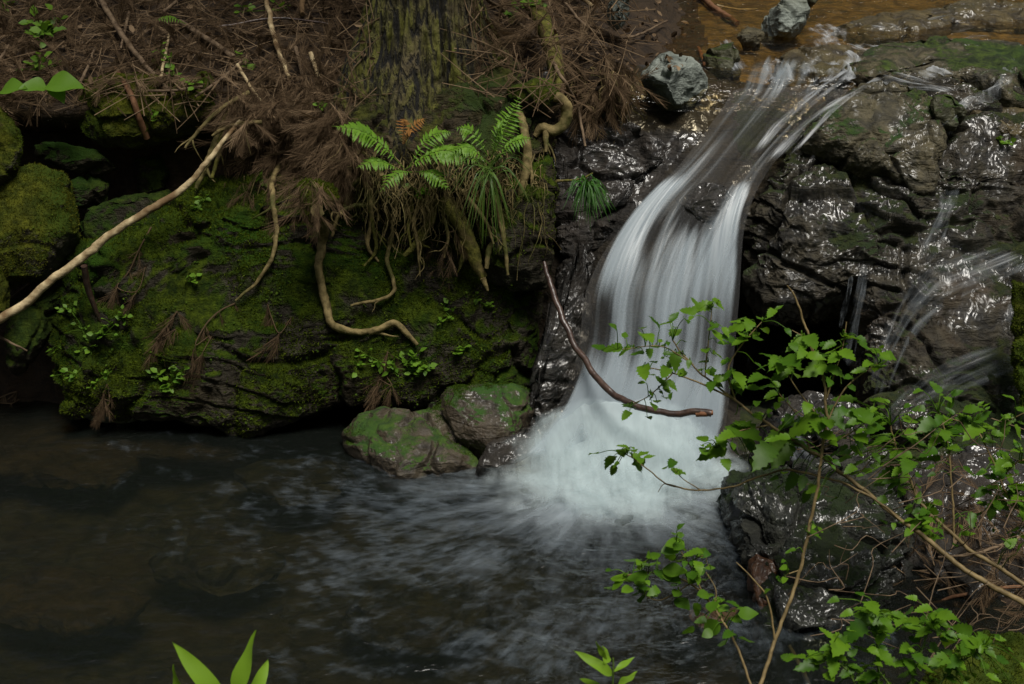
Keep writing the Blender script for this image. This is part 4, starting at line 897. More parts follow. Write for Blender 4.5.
shrub('leafy_twig', 'thin leafy twig stretching low over the white foam',
      [([(900, 520, 3.5), (850, 485, 3.58), (800, 472, 3.64), (775, 471, 3.66), (752, 480, 3.68), (735, 487, 3.69), (700, 490, 3.7), (668, 484, 3.72), (644, 466, 3.73), (626, 454, 3.74)], [1.8, 1.5, 1.3, 1.1, .7]),
       ([(700, 490, 3.7), (682, 478, 3.7), (672, 466, 3.7)], [.8, .6, .5]), ([(676, 486, 3.71), (664, 484, 3.72), (658, 492, 3.72)], [.8, .6, .4])], lTw, P(940, 560, 3.4))
shrub('upright_shrub', 'upright tan-stemmed shrub in front of the tall wet rock',
      [([(757, 700, 3.2), (775, 640, 3.3), (800, 570, 3.4), (815, 500, 3.48), (824, 440, 3.54), (826, 400, 3.58), (818, 365, 3.62), (802, 315, 3.66), (788, 286, 3.68)], [3, 2.6, 2.4, 2.2, 2, 1.8, 1.2]),
       ([(824, 430, 3.55), (846, 388, 3.6), (880, 362, 3.62)], [1.4, 1.1, .7]), ([(815, 412, 3.56), (796, 388, 3.6), (782, 362, 3.63)], [1.3, 1, .6]), ([(820, 450, 3.53), (852, 432, 3.54), (872, 418, 3.55)], [1.3, 1, .6]),
       ([(826, 400, 3.58), (842, 350, 3.62), (846, 322, 3.64)], [1.3, 1, .7]), ([(818, 365, 3.62), (806, 340, 3.64), (792, 330, 3.65)], [1, .8, .5]),
       ([(775, 640, 3.3), (768, 600, 3.34), (752, 578, 3.36), (736, 562, 3.38)], [1.6, 1.2, .8]), ([(800, 570, 3.4), (786, 575, 3.4), (780, 580, 3.4)], [1, .8, .5])],
      lB, P(755, 720, 3.15))
shrub('leafy_shrub', 'shrub of many small leaves in front of the glossy side cascade',
      [([(1060, 606, 3.35), (990, 562, 3.45), (955, 538, 3.5), (930, 512, 3.55), (908, 480, 3.6), (898, 450, 3.64), (890, 425, 3.66)], [3.4, 2.8, 2.4, 1.8, 1.2]),
       ([(1050, 540, 3.5), (1010, 498, 3.6), (990, 455, 3.66), (975, 428, 3.7), (950, 418, 3.72)], [2, 1.6, 1.2, .8]), ([(955, 538, 3.5), (952, 490, 3.56), (948, 440, 3.62), (938, 412, 3.66)], [1.6, 1.3, .8]),
       ([(1050, 470, 3.6), (1024, 460, 3.62), (1005, 475, 3.64), (996, 505, 3.62)], [1.4, 1.1, .8]), ([(930, 512, 3.55), (922, 530, 3.54), (934, 538, 3.53)], [1, .8, .6]), ([(1050, 420, 3.66), (1030, 412, 3.68), (1010, 420, 3.7)], [1.2, 1, .7])],
      lC + [(x + rng.normal(0, 14), y + rng.normal(0, 12), q * .9) for x, y, q in lC], P(1060, 640, 3.3))
shrub('leafy_plant', 'fresh green many-leaved plant beside the low mossy mound',
      [([(880, 720, 3.0), (878, 660, 3.06), (876, 610, 3.1)], [2, 1.8, 1.2]), ([(900, 720, 3.0), (915, 670, 3.05), (932, 624, 3.1)], [2, 1.7, 1]), ([(870, 720, 3.0), (850, 675, 3.04), (830, 655, 3.06)], [1.8, 1.4, .8]),
       ([(920, 720, 2.98), (950, 672, 3.03), (985, 645, 3.06)], [1.8, 1.4, .8]), ([(880, 720, 3.0), (890, 690, 3.02), (880, 672, 3.04)], [1.5, 1.2, .8])], lD + [(x + rng.normal(0, 14), y + 6 + rng.normal(0, 9), q * .8) for x, y, q in lD], P(895, 730, 2.98), 'green_stem', 'shrub_leaf', cat='plant')
shrub('leafy_sapling', 'small shrub with rounded leaves leaning over the lower pool',
      [([(756, 700, 3.1), (738, 650, 3.18), (714, 608, 3.24), (688, 582, 3.28), (655, 574, 3.3), (628, 576, 3.32)], [2, 1.8, 1.5, 1.2, .8]), ([(706, 600, 3.25), (690, 566, 3.28), (676, 544, 3.3)], [1.1, .9, .6]),
       ([(714, 608, 3.24), (716, 590, 3.26), (706, 572, 3.28)], [1, .8, .6]), ([(690, 584, 3.28), (660, 600, 3.29), (640, 592, 3.3)], [1, .8, .5]), ([(690, 562, 3.28), (704, 556, 3.28), (708, 566, 3.28)], [.9, .7, .5])],
      lE, P(757, 715, 3.05), 'stem', 'shrub_leaf', tpl=[ROUND, LEAF[1]])
for (lab, b, tips) in [
    ('bright lance-leaved sprig at the bottom edge of the dark pool', (226, 720, 2.55), [((222, 706), (186, 650), 70), ((234, 712), (249, 635), 84), ((244, 712), (273, 660), 62), ((186, 712), (170, 670), 30)]),
    ('lance-leaved sprig at the bottom edge under the white water', (612, 730, 2.6), [((612, 676), (584, 652), 44), ((614, 672), (634, 656), 46), ((604, 664), (612, 640), 34), ((607, 660), (596, 644), 26), ((602, 690), (580, 674), 40), ((618, 690), (636, 668), 40)])]:
    root = empty('sprig_plant', P(*b)); tag(root, lab, 'plant', None)
    bp = P(*b)
    o, path = stick('stem', [(b[0], b[1] + 30, b[2]), b, ((tips[0][0][0] + tips[1][0][0]) / 2, min(t[0][1] for t in tips) - 2, b[2] + .02)], [1.8, 1.6, .8], 'green_stem', parent=root, n=14)
    for k, (s, e, wd) in enumerate(tips):
        ps = P(s[0], s[1], b[2] + .01); pe = P(e[0], e[1], b[2] + .05 * (k % 3))
        mb = MB(); L = np.linalg.norm(pe - ps)
        put(mb, LANCE[k % 2], ps, pe - ps, np.array([.5 * (-1) ** k, -.75, .6]), L * 1.04)
        adopt(mb.build('leaf', M['fresh_leaf']), root)

tw = MB()                                                               # fine dead twigs tangled under the shrubs
for k in range(70):
    x, y = rng.uniform(810, 1040), rng.uniform(430, 640)
    Yd = np.interp(y, [430, 640], [3.75, 3.3]) + rng.normal(0, .1); p = P(x, y, Yd); a = rng.normal(.5, .8); L = rng.uniform(.04, .16)
    d = np.array([math.cos(a), rng.normal(0, .4), math.sin(a)]) * L
    tube(tw, catmull([p - d, p + rng.normal(0, .022, 3), p + d * .4 + rng.normal(0, .02, 3), p + d], 10), [.0018, .0007], 5, 0, 0, False)
o = tw.build('twig_tangle', M['twig']); tag(o, 'tangle of fine dead twigs beneath the shrubs', None, None, 'stuff')

# ------------------------------------------------------------------ ferns and sedges at the foot of the cedar
def frond_mesh(base, tip, arch, L_pin, npair=None, seed=0, nrm=(0, -.45, .9)):
    r = np.random.default_rng(seed); mb = MB(); FL = np.linalg.norm(tip - base); npair = npair or int(np.clip(FL / .0145, 9, 22)); L_pin = min(L_pin, FL * .42)
    mid = (base + tip) / 2 + np.array([0, 0, arch]); path = catmull([base, mid, tip], 40)
    tube(mb, path, [.0016, .0006], 5, 0, 0, False)
    nrm = np.array(nrm, float)
    for k in range(npair):
        a = .16 + .82 * k / npair; i = int(a * 39); p = path[i]; t = path[min(i + 1, 39)] - path[i - 1]; t /= np.linalg.norm(t)
        s = np.cross(nrm, t); s /= np.linalg.norm(s); l = 1.2 * L_pin * (math.sin(math.pi * min(1, .30 + .75 * (1 - a))) ** .8) * (1.0 if a < .8 else .85)
        if a > .55: l = 1.2 * L_pin * (1 - a) / .45 * .95 + .004
        for sg in (-1, 1):
            d = s * sg + t * .45 + np.array([0, 0, -.18]) + r.normal(0, .06, 3)
            v, f = leaf_template(1, .27, 6, .5, .1, .22, 11)
            put(mb, (v, f), p, d, nrm + r.normal(0, .12, 3), l * r.uniform(.9, 1.1))
    return mb
def fern(label, root_px, fr, mat='fern', group='ferns among the cedar roots'):
    rp = P(*root_px); root = empty('fern', rp); tag(root, label, 'fern', group)
    for k, (b, t, dy, arch, lp) in enumerate(fr):
        bp = P(b[0], b[1], root_px[2]); tp = P(t[0], t[1], root_px[2] + dy)
        adopt(frond_mesh(bp, tp, arch, lp, seed=k + int(root_px[0])).build('frond', M[mat]), root)
fern('fern with a broad pale green frond held out towards the hollow', (402, 168, 5.02), [((404, 168), (332, 126), -.10, .05, .060), ((400, 170), (356, 168), -.12, .03, .045)])
fern('fern with two drooping fronds at the centre of the roots', (414, 172, 5.0), [((404, 170), (480, 163), -.08, .06, .062), ((408, 168), (454, 132), .02, .05, .05), ((412, 172), (380, 192), -.10, .03, .04), ((415, 172), (450, 190), -.10, .03, .045)])
fern('fern with a backlit upright frond beneath the mossy root knob', (492, 160, 5.0), [((490, 160), (521, 93), .05, .0, .052), ((488, 156), (455, 128), .0, .04, .045), ((494, 162), (532, 138), -.04, .03, .045), ((488, 164), (450, 152), -.08, .04, .045), ((492, 158), (504, 118), -.06, .02, .04)])
fern('withered orange fern against the trunk', (404, 146, 5.1), [((404, 144), (426, 118), .0, .02, .03), ((403, 144), (404, 118), .02, .02, .028), ((404, 144), (412, 132), -.02, .02, .024)], 'dead_fern')
def sedge(name, label, c, tips, mat, w=.004, per=4):
    root = empty(name, P(*c)); tag(root, label, 'grass tuft', None); mb = MB(); b0 = P(*c)
    for (x, y, dy, lift) in tips:
        for q in range(per):
            b = b0 + rng.normal(0, .012, 3); t = P(x + rng.normal(0, 5), y + rng.normal(0, 5), c[2] + dy + rng.normal(0, .02))
            path = catmull([b, b * .55 + t * .45 + np.array([0, -.01, lift + rng.normal(0, .008)]), t], 9)
            tg = np.gradient(path, axis=0); s = np.cross(tg, np.array([rng.normal(0, .3), -.6, .7])); s /= np.linalg.norm(s, axis=1, keepdims=True)
            ww = (w * np.array([.6, .9, 1, 1, .95, .8, .6, .35, .05]))[:, None] * .5
            v = np.vstack([path - s * ww, path + s * ww]); mb.add(v, [(k, k + 1, 9 + k + 1, 9 + k) for k in range(8)])
    adopt(mb.build('blades', M[mat], smooth_sh=False), root)
sedge('sedge_tuft', 'arching light green sedge tuft hanging among the roots', (488, 172, 4.98), [(455, 186, -.1, .06), (462, 210, -.12, .05), (474, 232, -.12, .04), (484, 246, -.1, .04), (497, 240, -.1, .04), (510, 226, -.1, .05), (526, 200, -.06, .06), (534, 176, .0, .06), (520, 158, .05, .04), (450, 168, -.04, .05), (502, 250, -.08, .04), (470, 160, .05, .04)], 'sedge')
sedge('sedge_tuft', 'dark green sedge cushion on the black rock beside the falling water', (586, 192, 5.06), [(568, 196, -.08, .05), (572, 212, -.1, .05), (582, 222, -.1, .05), (592, 224, -.1, .05), (603, 218, -.1, .05), (611, 208, -.08, .05), (608, 196, -.02, .05), (576, 186, -.02, .04), (598, 188, 0, .04), (588, 210, -.13, .05), (598, 204, -.12, .05)], 'dark_sedge', .0055, 7)

# ------------------------------------------------------------------ seedlings
def seedling(label, pts, size, spread=8, per=7, tpl=SMALL, mat='sprout', name='seedling', cat='seedling', lift=.02, grp='seedlings rooted on the bank'):
    mb = MB()
    for (x, y) in pts:
        p0, n, ob = hit(x, y); mp = m_per_px(p0)
        for q in range(per):
            c = toward(p0, lift * rng.uniform(.4, 1.3)) + np.array([rng.normal(0, spread * mp * .6), rng.normal(0, .01), rng.normal(0, spread * mp * .45)])
            d = c - p0 + rng.normal(0, .01, 3); d[2] *= .5; L = size * mp * rng.uniform(.9, 1.6); d /= np.linalg.norm(d)
            put(mb, tpl, c - d * L * .5, d, np.array([0, -.4, .9]) + rng.normal(0, .3, 3), L)
            tube(mb, catmull([p0, (p0 + c) / 2 + [0, 0, .004], c - d * L * .5], 4), [.0011, .0007], 4, 0, 0, False)
    if len(pts) > 1: tube(mb, catmull(on_surface(pts, .004), 16), [.0012, .0012], 4, 0, 0, False)
    o = mb.build(name, M[mat]); tag(o, label, cat, grp); return o
root = empty('broadleaf_plant', hit(48, 100)[0]); tag(root, 'plant with three broad bright leaves at the edge of the mossy ledge', 'plant', None)
bl = hit(48, 100)[0]
for (s, e) in (((46, 86), (18, 84)), ((48, 84), (80, 80)), ((52, 84), (64, 100)), ((2, 90), (22, 82))):
    p0 = P(s[0], s[1], 5.36); p1 = P(e[0], e[1], 5.30); mb = MB(); put(mb, BROAD, p0, p1 - p0, np.array([.1, -.55, .8]), np.linalg.norm(p1 - p0) * .95); adopt(mb.build('leaf', M['broad_leaf']), root)
mb = MB(); tube(mb, catmull([bl, P(48, 92, 5.37), P(47, 85, 5.36)], 8), [.002, .0012], 5); adopt(mb.build('stem', M['green_stem']), root)
SD = [
    ('yellow-green bushy seedling clump high on the slope', [(36, 24), (44, 34), (52, 28), (40, 42), (60, 22)], 8, 12, 9),
    ('small bright seedling at the upper corner of the slope', [(4, 6), (14, 3)], 7, 9, 8),
    ('fern-like seedling above the three broad leaves', [(44, 62), (36, 70), (54, 66)], 7, 9, 8),
    ('round-leaved seedlings beside the thin upright twig', [(160, 52), (170, 62), (172, 76), (158, 68)], 6, 7, 5),
    ('single bright seedling on the face of the mossy ledge', [(153, 117)], 7, 5, 5),
    ('dark green seedling at the back of the mossy ledge', [(194, 85)], 9, 7, 5),
    ('small seedling at the joint of the thin twigs', [(240, 58), (250, 68)], 8, 6, 4),
    ('seedlings near the top edge beside the peeled stick', [(282, 10), (248, 12)], 6, 8, 6),
    ('yellow-green leafy seedling by the top of the thin bent root', [(262, 178), (266, 188)], 8, 6, 5),
    ('tiny seedling in the draped brown needles', [(316, 104), (322, 108)], 6, 5, 4),
    ('seedlings clinging under the short dark side branch', [(112, 325), (122, 318), (104, 335)], 5, 10, 9),
    ('large seedling patch left of the brown dead frond', [(70, 310), (82, 330), (60, 345), (92, 350), (76, 375)], 5, 12, 9),
    ('bright seedling on the middle of the rock face', [(196, 276), (188, 282)], 6, 5, 4),
    ('round-leaved seedling cluster low on the rock face', [(160, 375), (172, 380), (182, 372), (168, 388)], 6, 9, 8),
    ('seedlings along the ledge below the bent roots', [(95, 384), (105, 376)], 5, 8, 8),
    ('leafy seedling patch under the tip of the long bent root', [(405, 364), (412, 372), (418, 358), (395, 368), (424, 370)], 6, 10, 9),
    ('pale seedling cluster left of the long bent root tip', [(368, 356), (378, 362), (358, 366)], 5, 10, 8),
    ('small bright seedling in the crack beside the mossy edge rock', [(458, 354), (462, 350)], 7, 5, 5),
    ('tiny seedlings above the crack of the rock face', [(444, 310), (450, 318), (440, 322)], 5, 6, 5),
    ('seedlings in the rootlets beneath the drooping fern fronds', [(428, 190), (436, 184), (418, 194)], 8, 8, 6),
    ('mossy seedling clump at the top of the bank beside the trunk', [(520, 8), (532, 4), (512, 16)], 6, 10, 9),
    ('bright little plant on the far wet outcrop', [(1008, 144), (1000, 140)], 6, 6, 6),
    ('seedlings beneath the hollow at the long pale branch', [(205, 200), (198, 208)], 5, 8, 6),
    ('seedlings under the mossy root near the edge rock', [(488, 306), (476, 300)], 5, 6, 5),
]
for (lab, pts, s, sp, per) in SD: seedling(lab, pts, s, sp, per)
p0, n0, _ = hit(176, 26)
o = frond_mesh(P(186, 24, p0[1] - .05), P(156, 20, p0[1] - .12), .02, .03, 9, 4).build('frond_sprout', M['fern']); tag(o, 'single small green fern frond high on the slope', 'fern', None)
cov = MB()                                                              # low leaves creeping over the damp rock
for k in range(2600):
    x, y = rng.uniform(30, 545), rng.uniform(205, 425)
    if fbm(np.array([[x / 34, y / 26, 8.1]]), 3)[0] < .12: continue
    p, n, ob = hit(x, y)
    if ob is None or not ob.name.startswith(('mossy_outcrop', 'edge_rock', 'moss')): continue
    L = rng.uniform(.005, .014); put(cov, SMALL, toward(p, .006), rng.normal(size=3), n + np.array([0, 0, .8]) + rng.normal(0, .4, 3), L)
o = cov.build('ground_cover', M['moss_bright']); tag(o, 'tiny creeping leaves over the damp rock', None, None, 'stuff')

# ------------------------------------------------------------------ water
M['fall_a'] = flow_mat('waterfall_veil', (.54, .63, .70), 6, .6, .37, .80, .29, 1, .75)
M['fall_b'] = flow_mat('waterfall_strands', (.60, .69, .75), 14, .8, .43, .78, .36, 2, .7)
def foam_mat():
    k = NT('white_foam'); pos = k.pos()
    n1 = k.noise(6, 4, .55, k.scaled(pos, (1.3, .8, .4)), .7); n2 = k.noise(20, 3, .6, k.scaled(pos, (1.5, .6, .25)), .5)
    d = k.n('Attribute', {'attribute_name': 'cover'}).outputs['Fac']
    s_ = k.math('ADD', k.math('ADD', k.math('MULTIPLY', n1, .65), k.math('MULTIPLY', n2, .35)), k.math('MULTIPLY', k.math('SUBTRACT', d, .5), 1.1))
    a_ = k.math('MULTIPLY', k.ramp(s_, .22, .92), k.math('MULTIPLY', k.ramp(d, 0, .5), .62), True)
    col = (.73, .83, .85)
    sh = k.n('MixShader', None, i0=.5, i1=k.n('BsdfDiffuse', None, Color=col), i2=k.n('BsdfTranslucent', None, Color=col))
    return k.done(k.n('MixShader', None, i0=a_, i1=k.n('BsdfTransparent', None), i2=sh))
M['foam'] = foam_mat()
M['churn'] = flow_mat('pool_foam', (.56, .65, .72), 5, 6.0, .36, 1.0, .60, 4, .7)
M['rapid'] = flow_mat('rapid_water', (.74, .78, .82), 8, .8, .30, .70, .9, 6)
M['trickle'] = flow_mat('side_water', (.58, .65, .71), 10, 1.0, .40, .82, .32, 5)

def up(f): return f[:, ::-1]
def flow_sheet(name, rows, mat, nu, nt, lift, dens, seed, bulge=.02, parent=None, jag=.02):
    """rows: (xL, yL, xR, yR, distance) down the run; lift: metres off that surface; dens(u, t) 0..1"""
    rows = np.array(rows, float)
    L = catmull(P(rows[:, 0], rows[:, 1], rows[:, 4]), nt); Rr = catmull(P(rows[:, 2], rows[:, 3], rows[:, 4]), nt)
    u = np.linspace(0, 1, nu); t = np.linspace(0, 1, nt); U, T = np.meshgrid(u, t, indexing='ij')
    V = L[None] * (1 - U)[..., None] + Rr[None] * U[..., None]
    Nn = vnormals(V.reshape(-1, 3), grid_faces(nu, nt)).reshape(V.shape); Nn *= np.sign((Nn * (CAM - V)).sum(-1, keepdims=True))
    w = np.linalg.norm(Rr - L, axis=1)[None]
    q = np.stack([U * 5, T * 2.2, np.full_like(U, seed * 2.7)], -1)
    off = lift + bulge * (np.sin(np.pi * U) ** .7) + .035 * fbm(q, 3, .5, 4) + .012 * fbm(q * [4, 1, 1], 3, .5, 8)
    V = V + Nn * off[..., None]
    D = dens(U, T)
    uv = np.stack([U * w / .7, T], -1).reshape(-1, 2)
    return mesh_np(name, V.reshape(-1, 3), up(grid_faces(nu, nt)), M[mat], parent, uv=uv, attrs={'cover': np.clip(D, 0, 1).ravel()})
FALL = [(744, 70, 866, 72, 5.745), (734, 88, 850, 88, 5.52), (716, 116, 812, 120, 5.41), (676, 168, 768, 170, 5.25), (622, 225, 746, 222, 5.08), (588, 285, 740, 296, 4.92), (578, 350, 734, 362, 4.80), (560, 402, 728, 415, 4.70), (522, 448, 722, 462, 4.62), (500, 470, 718, 490, 4.56)]
def g(x, c, s): return np.exp(-((x - c) / s) ** 2)
def fall_d(seed):
    def f(U, T):
        e = smooth(0, .09, U) * smooth(1, .91, U)
        d = .26 + .26 * smooth(.14, .02, T) * smooth(.8, .5, U) + .14 * smooth(.15, .40, T) + .10 * smooth(.42, .50, T) + .62 * smooth(.64, .80, T)
        d = d - .8 * g(U, .62, .14) * g(T, .40, .06)                  # bare rock standing out of the veil
        d = d - .35 * g(U, .30, .07) * g(T, .47, .05) - .3 * g(U, .12, .07) * g(T, .60, .05)
        d = d + .55 * smooth(.37, .40, T) * smooth(.62, .42, T) * g(U, .86, .14) + .5 * smooth(.36, .39, T) * smooth(.70, .42, T) * g(U, .12, .13)
        d = d + .35 * g(U, .22, .12) * g(T, .40, .16) + .30 * g(U, .72, .2) * g(T, .52, .09) + .25 * g(U, .4, .3) * g(T, .14, .08)
        d = d + .5 * fbm(np.stack([U * 4, T * 5, np.full_like(U, seed)], -1), 3, .5, seed) + .75 * fbm(np.stack([U * 11, T * 2.2, np.full_like(U, 3.3 + .15 * seed)], -1), 3, .55, 5) * smooth(.85, .6, T)
        d = d * (.84 + .16 * smooth(.30, .66, T)) + .10 * smooth(.22, .08, T)
        return np.clip(d, 0, 1) * e * smooth(0, .09, T) * smooth(1, .86, T)
    return f
wf = flow_sheet('waterfall', FALL, 'fall_a', 90, 200, .012, fall_d(1), 1)
tag(wf, 'silky white waterfall sliding down the rock', None, None, 'structure')
for s, (lf, mt) in enumerate([(.030, 'fall_b'), (.046, 'fall_a'), (.064, 'fall_b')]):
    o = flow_sheet('water_veil', FALL, mt, 90, 200, lf, fall_d(s + 2), s + 2, parent=wf)
M['film'] = water_mat('sliding_water', (.80, .76, .68), 4, .004, (1, 1, .35), .8)
film = flow_sheet('water_film', FALL[1:], 'film', 60, 140, -.012, lambda U, T: U * 0, 7, parent=wf)

# the upper stream above the lip
SX = np.linspace(560, 1600, 150); SYr = np.concatenate([np.linspace(-200, -30, 14)[:-1], np.linspace(-30, 92, 70)])
A, B = np.meshgrid(SX, SYr, indexing='ij')
tt = -rays(A, B)[..., 2]; Yw = (2.4 - 1.25 + .05 * 5.6) / (tt + .05)
sv = P(A, B, Yw); sv[..., 2] -= (.08 + .10 * smooth(868, 915, A)) * smooth(76, 92, B); sv[..., 2] += .012 * fbm(sv * [5, 9, 1], 4, .55, 3) + .006 * ridged(sv * [14, 22, 1], 3, .5, 5)
st = mesh_np('upper_stream', sv.reshape(-1, 3), up(grid_faces(len(SX), len(SYr))), M['stream']); tag(st, 'shallow amber stream above the fall', None, None, 'structure')
def band(U, T): return smooth(0, .2, U) * smooth(1, .8, U) * smooth(0, .15, T) * smooth(1, .8, T) * (.45 + .5 * fbm(np.stack([U * 5, T * 4, 0 * U], -1), 3))
def yw(py): return 1.43 / (-rays(512., py)[2] + .05) - .015
for k, rows in enumerate([
        [(806, 40, 836, 36), (814, 54, 846, 48), (824, 70, 866, 60), (806, 88, 864, 80)],
        [(820, 34, 850, 28), (822, 42, 850, 38), (820, 50, 848, 48)],
        [(852, 34, 880, 22), (876, 34, 906, 24), (900, 32, 934, 14), (940, 24, 968, 8)],
        [(806, 56, 822, 54), (800, 68, 826, 66), (800, 82, 828, 80)],
        [(812, 66, 850, 62), (822, 80, 862, 74), (808, 90, 852, 88)],
        [(850, 76, 880, 68), (880, 88, 912, 78), (916, 92, 946, 84), (950, 94, 976, 84)],
        [(716, 44, 732, 40), (724, 60, 742, 56), (734, 80, 756, 76)],
        [(880, 84, 900, 74), (846, 100, 872, 90), (806, 122, 840, 112), (776, 150, 812, 142), (752, 176, 780, 172)],
        [(836, 50, 864, 44), (858, 56, 890, 48), (886, 54, 916, 44)], [(800, 30, 832, 26), (812, 38, 842, 32), (826, 44, 850, 40)],
        [(900, 44, 930, 38), (930, 42, 966, 34), (968, 38, 1004, 30)], [(760, 66, 790, 60), (762, 78, 796, 74), (756, 92, 800, 88)],
        [(1004, 60, 1020, 46), (990, 92, 1016, 84), (960, 104, 990, 98), (930, 140, 956, 130)], [(890, 70, 940, 62), (900, 78, 950, 72), (930, 86, 960, 80)],
        [(840, 76, 872, 66), (806, 100, 838, 90), (770, 130, 800, 122), (740, 168, 764, 164)]]):
    rows = [(r[0], r[1], r[2], r[3], yw((r[1] + r[3]) / 2) if (r[1] + r[3]) / 2 < 90 else np.interp((r[1] + r[3]) / 2, [90, 180], [yw(90), 5.15])) for r in rows]
    o = flow_sheet('rapids', rows, 'rapid', 40, 60, .012, band, 20 + k, .01, parent=st)

# thin water over the far outcrop
def tri(U, T): return smooth(0, .25, U) * smooth(1, .7, U) * smooth(0, .1, T) * smooth(1, .85, T) * (.55 + .5 * fbm(np.stack([U * 4, T * 6, 0 * U], -1), 3))
sc = flow_sheet('side_cascade', [(990, 236, 1060, 262, 5.02), (944, 248, 1010, 292, 4.98), (910, 262, 960, 312, 4.94), (884, 296, 912, 344, 4.84), (864, 344, 884, 392, 4.72), (850, 400, 868, 430, 4.6)], 'trickle', 50, 110, .03, tri, 31, .02)
tag(sc, 'thin water sliding sideways over the glossy outcrop', None, None, 'structure')
for k, (rows, lf) in enumerate([
        ([(1010, 330, 1060, 350, 4.80), (960, 345, 1010, 382, 4.76), (915, 368, 958, 402, 4.70), (884, 394, 906, 420, 4.62), (866, 420, 880, 450, 4.5)], .03),
        ([(935, 190, 962, 186, 5.2), (930, 212, 956, 214, 5.15), (915, 240, 946, 246, 5.05), (900, 262, 930, 280, 4.98)], .03),
        ([(858, 262, 868, 262, 4.98), (848, 296, 862, 300, 4.9), (838, 336, 856, 344, 4.84), (832, 370, 850, 380, 4.78)], .03),
        ([(846, 276, 852, 276, 4.95), (838, 300, 846, 304, 4.9), (830, 330, 838, 334, 4.86)], .03),
        ([(770, 440, 800, 436, 4.5), (782, 470, 822, 466, 4.38), (794, 500, 838, 500, 4.25), (804, 530, 850, 540, 4.12)], .05),
        ([(1000, 300, 1040, 310, 4.88), (990, 320, 1030, 332, 4.82), (985, 345, 1020, 352, 4.76)], .04)]):
    flow_sheet('trickle', rows, 'trickle', 30, 70, lf, tri, 40 + k, .015, parent=sc)

# the pool
qx = np.concatenate([np.linspace(-9, -2.6, 30)[:-1], np.linspace(-2.6, 2.2, 330), np.linspace(2.2, 6, 14)[1:]]); qy = np.concatenate([np.linspace(2.05, 3.1, 40)[:-1], np.linspace(3.1, 5.5, 230)])
QX, QY = np.meshgrid(qx, qy, indexing='ij')
bx, by = Pz(np.array(610.), np.array(490.), 0.0)[:2]
rr = np.hypot(QX - bx, (QY - by)); near = np.exp(-(rr / .85) ** 2)
zw = (.004 + .020 * near) * fbm(np.stack([QX * 7, QY * 9, 0 * QX], -1), 4, .55, 3) + .012 * near * ridged(np.stack([QX * 12, QY * 12, 0 * QX], -1), 3, .5, 5)
pool = mesh_np('pool_water', np.stack([QX, QY, zw], -1).reshape(-1, 3), grid_faces(len(qx), len(qy)), M['pool']); tag(pool, 'dark rippled pool below the waterfall', None, None, 'structure')
# white water piled where the fall lands, then streaking outwards
def foam_shell(k, n):
    a = np.linspace(0, 1, 120); r_ = np.linspace(0, 1, 90); Aa, Rr2 = np.meshgrid(a, r_, indexing='ij')
    h = k / (n - 1)
    ang = R(-200) + Aa * R(220)                                         # the fan opens towards the viewer
    rx = (.54 + .10 * np.cos(ang * 2)) * (1 - .30 * h); ry = .48 * (1 - .30 * h)
    cxx, cyy = bx + .03 + .02 * h, by + .07 + .05 * h
    q = np.stack([np.cos(ang) * 2 + 9, np.sin(ang) * 2, Rr2 * 2.5 + k], -1)
    rn = Rr2 * (1.12 - .2 * ((k * 37) % 10) / 10 + .5 * fbm(q, 3, .55, 6))
    X = cxx + rx * rn * np.cos(ang); Yy = cyy + ry * rn * np.sin(ang)
    Zz = .012 + .19 * h * np.clip(1 - rn ** 2, 0, 1) + .06 * fbm(np.stack([X * 7, Yy * 7, 0 * X + k], -1), 3, .5, 9) * (1 - Rr2)
    Zz += np.clip(Yy - by + .05, 0, .5) * .55 * h
    D = smooth(1, .15, Rr2) ** .7 * smooth(0, .06, Aa) * smooth(1, .94, Aa) * (.85 + .9 * fbm(np.stack([X * 6, Yy * 6, 0 * X + k * 3], -1), 3, .5, 2))
    return mesh_np('foam', np.stack([X, Yy, Zz], -1).reshape(-1, 3), grid_faces(120, 90), M['foam'], wf, uv=np.stack([Aa * 6, Rr2], -1).reshape(-1, 2), attrs={'cover': np.clip(D, 0, 1).ravel()})
for k in range(10): foam_shell(k, 10)
a = np.linspace(0, 1, 200); r_ = np.linspace(0, 1, 140); Aa, Rr2 = np.meshgrid(a, r_, indexing='ij')
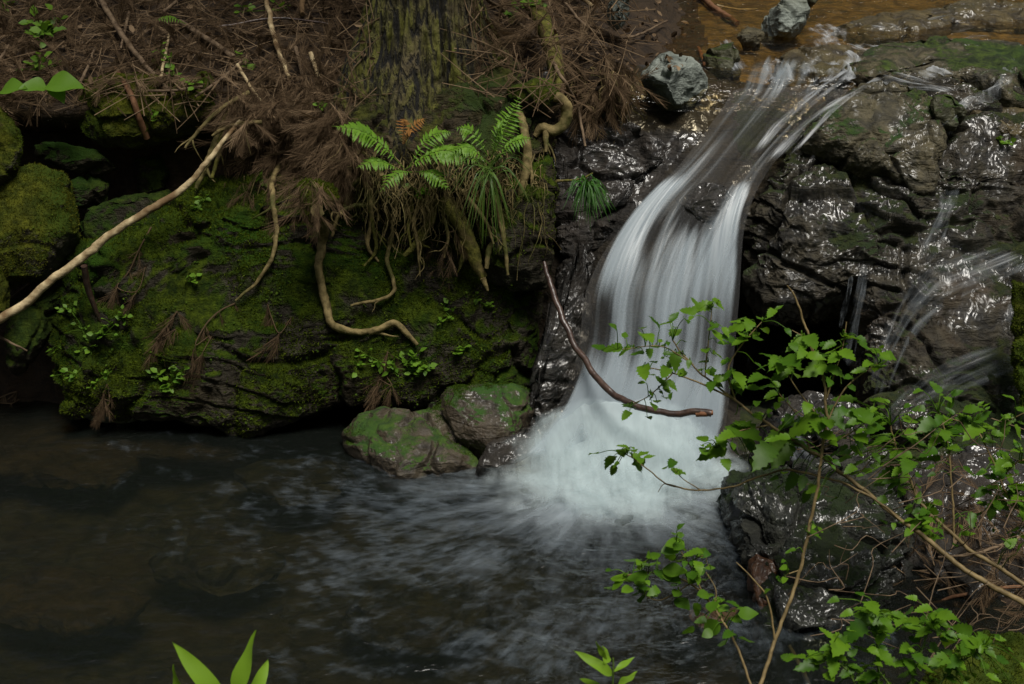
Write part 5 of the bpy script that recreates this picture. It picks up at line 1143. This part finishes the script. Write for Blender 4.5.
ang = R(-205) + Aa * R(235); rad_ = .02 + 1.6 * Rr2
X = bx + rad_ * np.cos(ang) * (1.05); Yy = by + .05 + rad_ * np.sin(ang) * .95
D = .95 * np.exp(-(Rr2 / .46) ** 1.5) * smooth(0, .08, Aa) * smooth(1, .92, Aa) * (1 + .6 * fbm(np.stack([Aa * 8, Rr2 * 3, 0 * Aa], -1), 3)) * smooth(1, .75, Rr2)
iX = np.clip(np.searchsorted(qx, X), 0, len(qx) - 1); iY = np.clip(np.searchsorted(qy, Yy), 0, len(qy) - 1)
mesh_np('foam_streaks', np.stack([X, Yy, zw[iX, iY] + .006], -1).reshape(-1, 3), grid_faces(200, 140), M['churn'], wf, uv=np.stack([Aa * 3.2, Rr2], -1).reshape(-1, 2), attrs={'cover': np.clip(D, 0, 1).ravel()})

M['ripple_sheen'] = flow_mat('painted_ripple_streaks', (.38, .46, .54), 16, 16, .42, .90, .34, 9, .45)  # bluish sky sheen on flowing ripples, painted as streaks on a sheet
a = np.linspace(0, 1, 220); r_ = np.linspace(0, 1, 200); Aa, Rr2 = np.meshgrid(a, r_, indexing='ij')
ang = R(-200) + Aa * R(225); rad_ = .30 + 2.1 * Rr2; sw = .35 * Rr2
X = bx + rad_ * np.cos(ang - sw); Yy = by + rad_ * np.sin(ang - sw) * .9
D = (.62 * smooth(1, .15, Rr2) + .9 * fbm(np.stack([X * 1.6, Yy * 2.2, 0 * X], -1), 3, .5, 12)) * smooth(0, .08, Aa) * smooth(1, .92, Aa) * smooth(0, .1, Rr2) * smooth(1, .8, Rr2)
D *= (X < 1.15) & (Yy < 5.02)
iX = np.clip(np.searchsorted(qx, X), 0, len(qx) - 1); iY = np.clip(np.searchsorted(qy, Yy), 0, len(qy) - 1)
mesh_np('painted_ripple_sheen', np.stack([X, Yy, zw[iX, iY] + .010], -1).reshape(-1, 3), grid_faces(220, 200), M['ripple_sheen'], wf, uv=np.stack([Aa * 4, Rr2 * 1.6], -1).reshape(-1, 2), attrs={'cover': np.clip(D, 0, 1).ravel()})
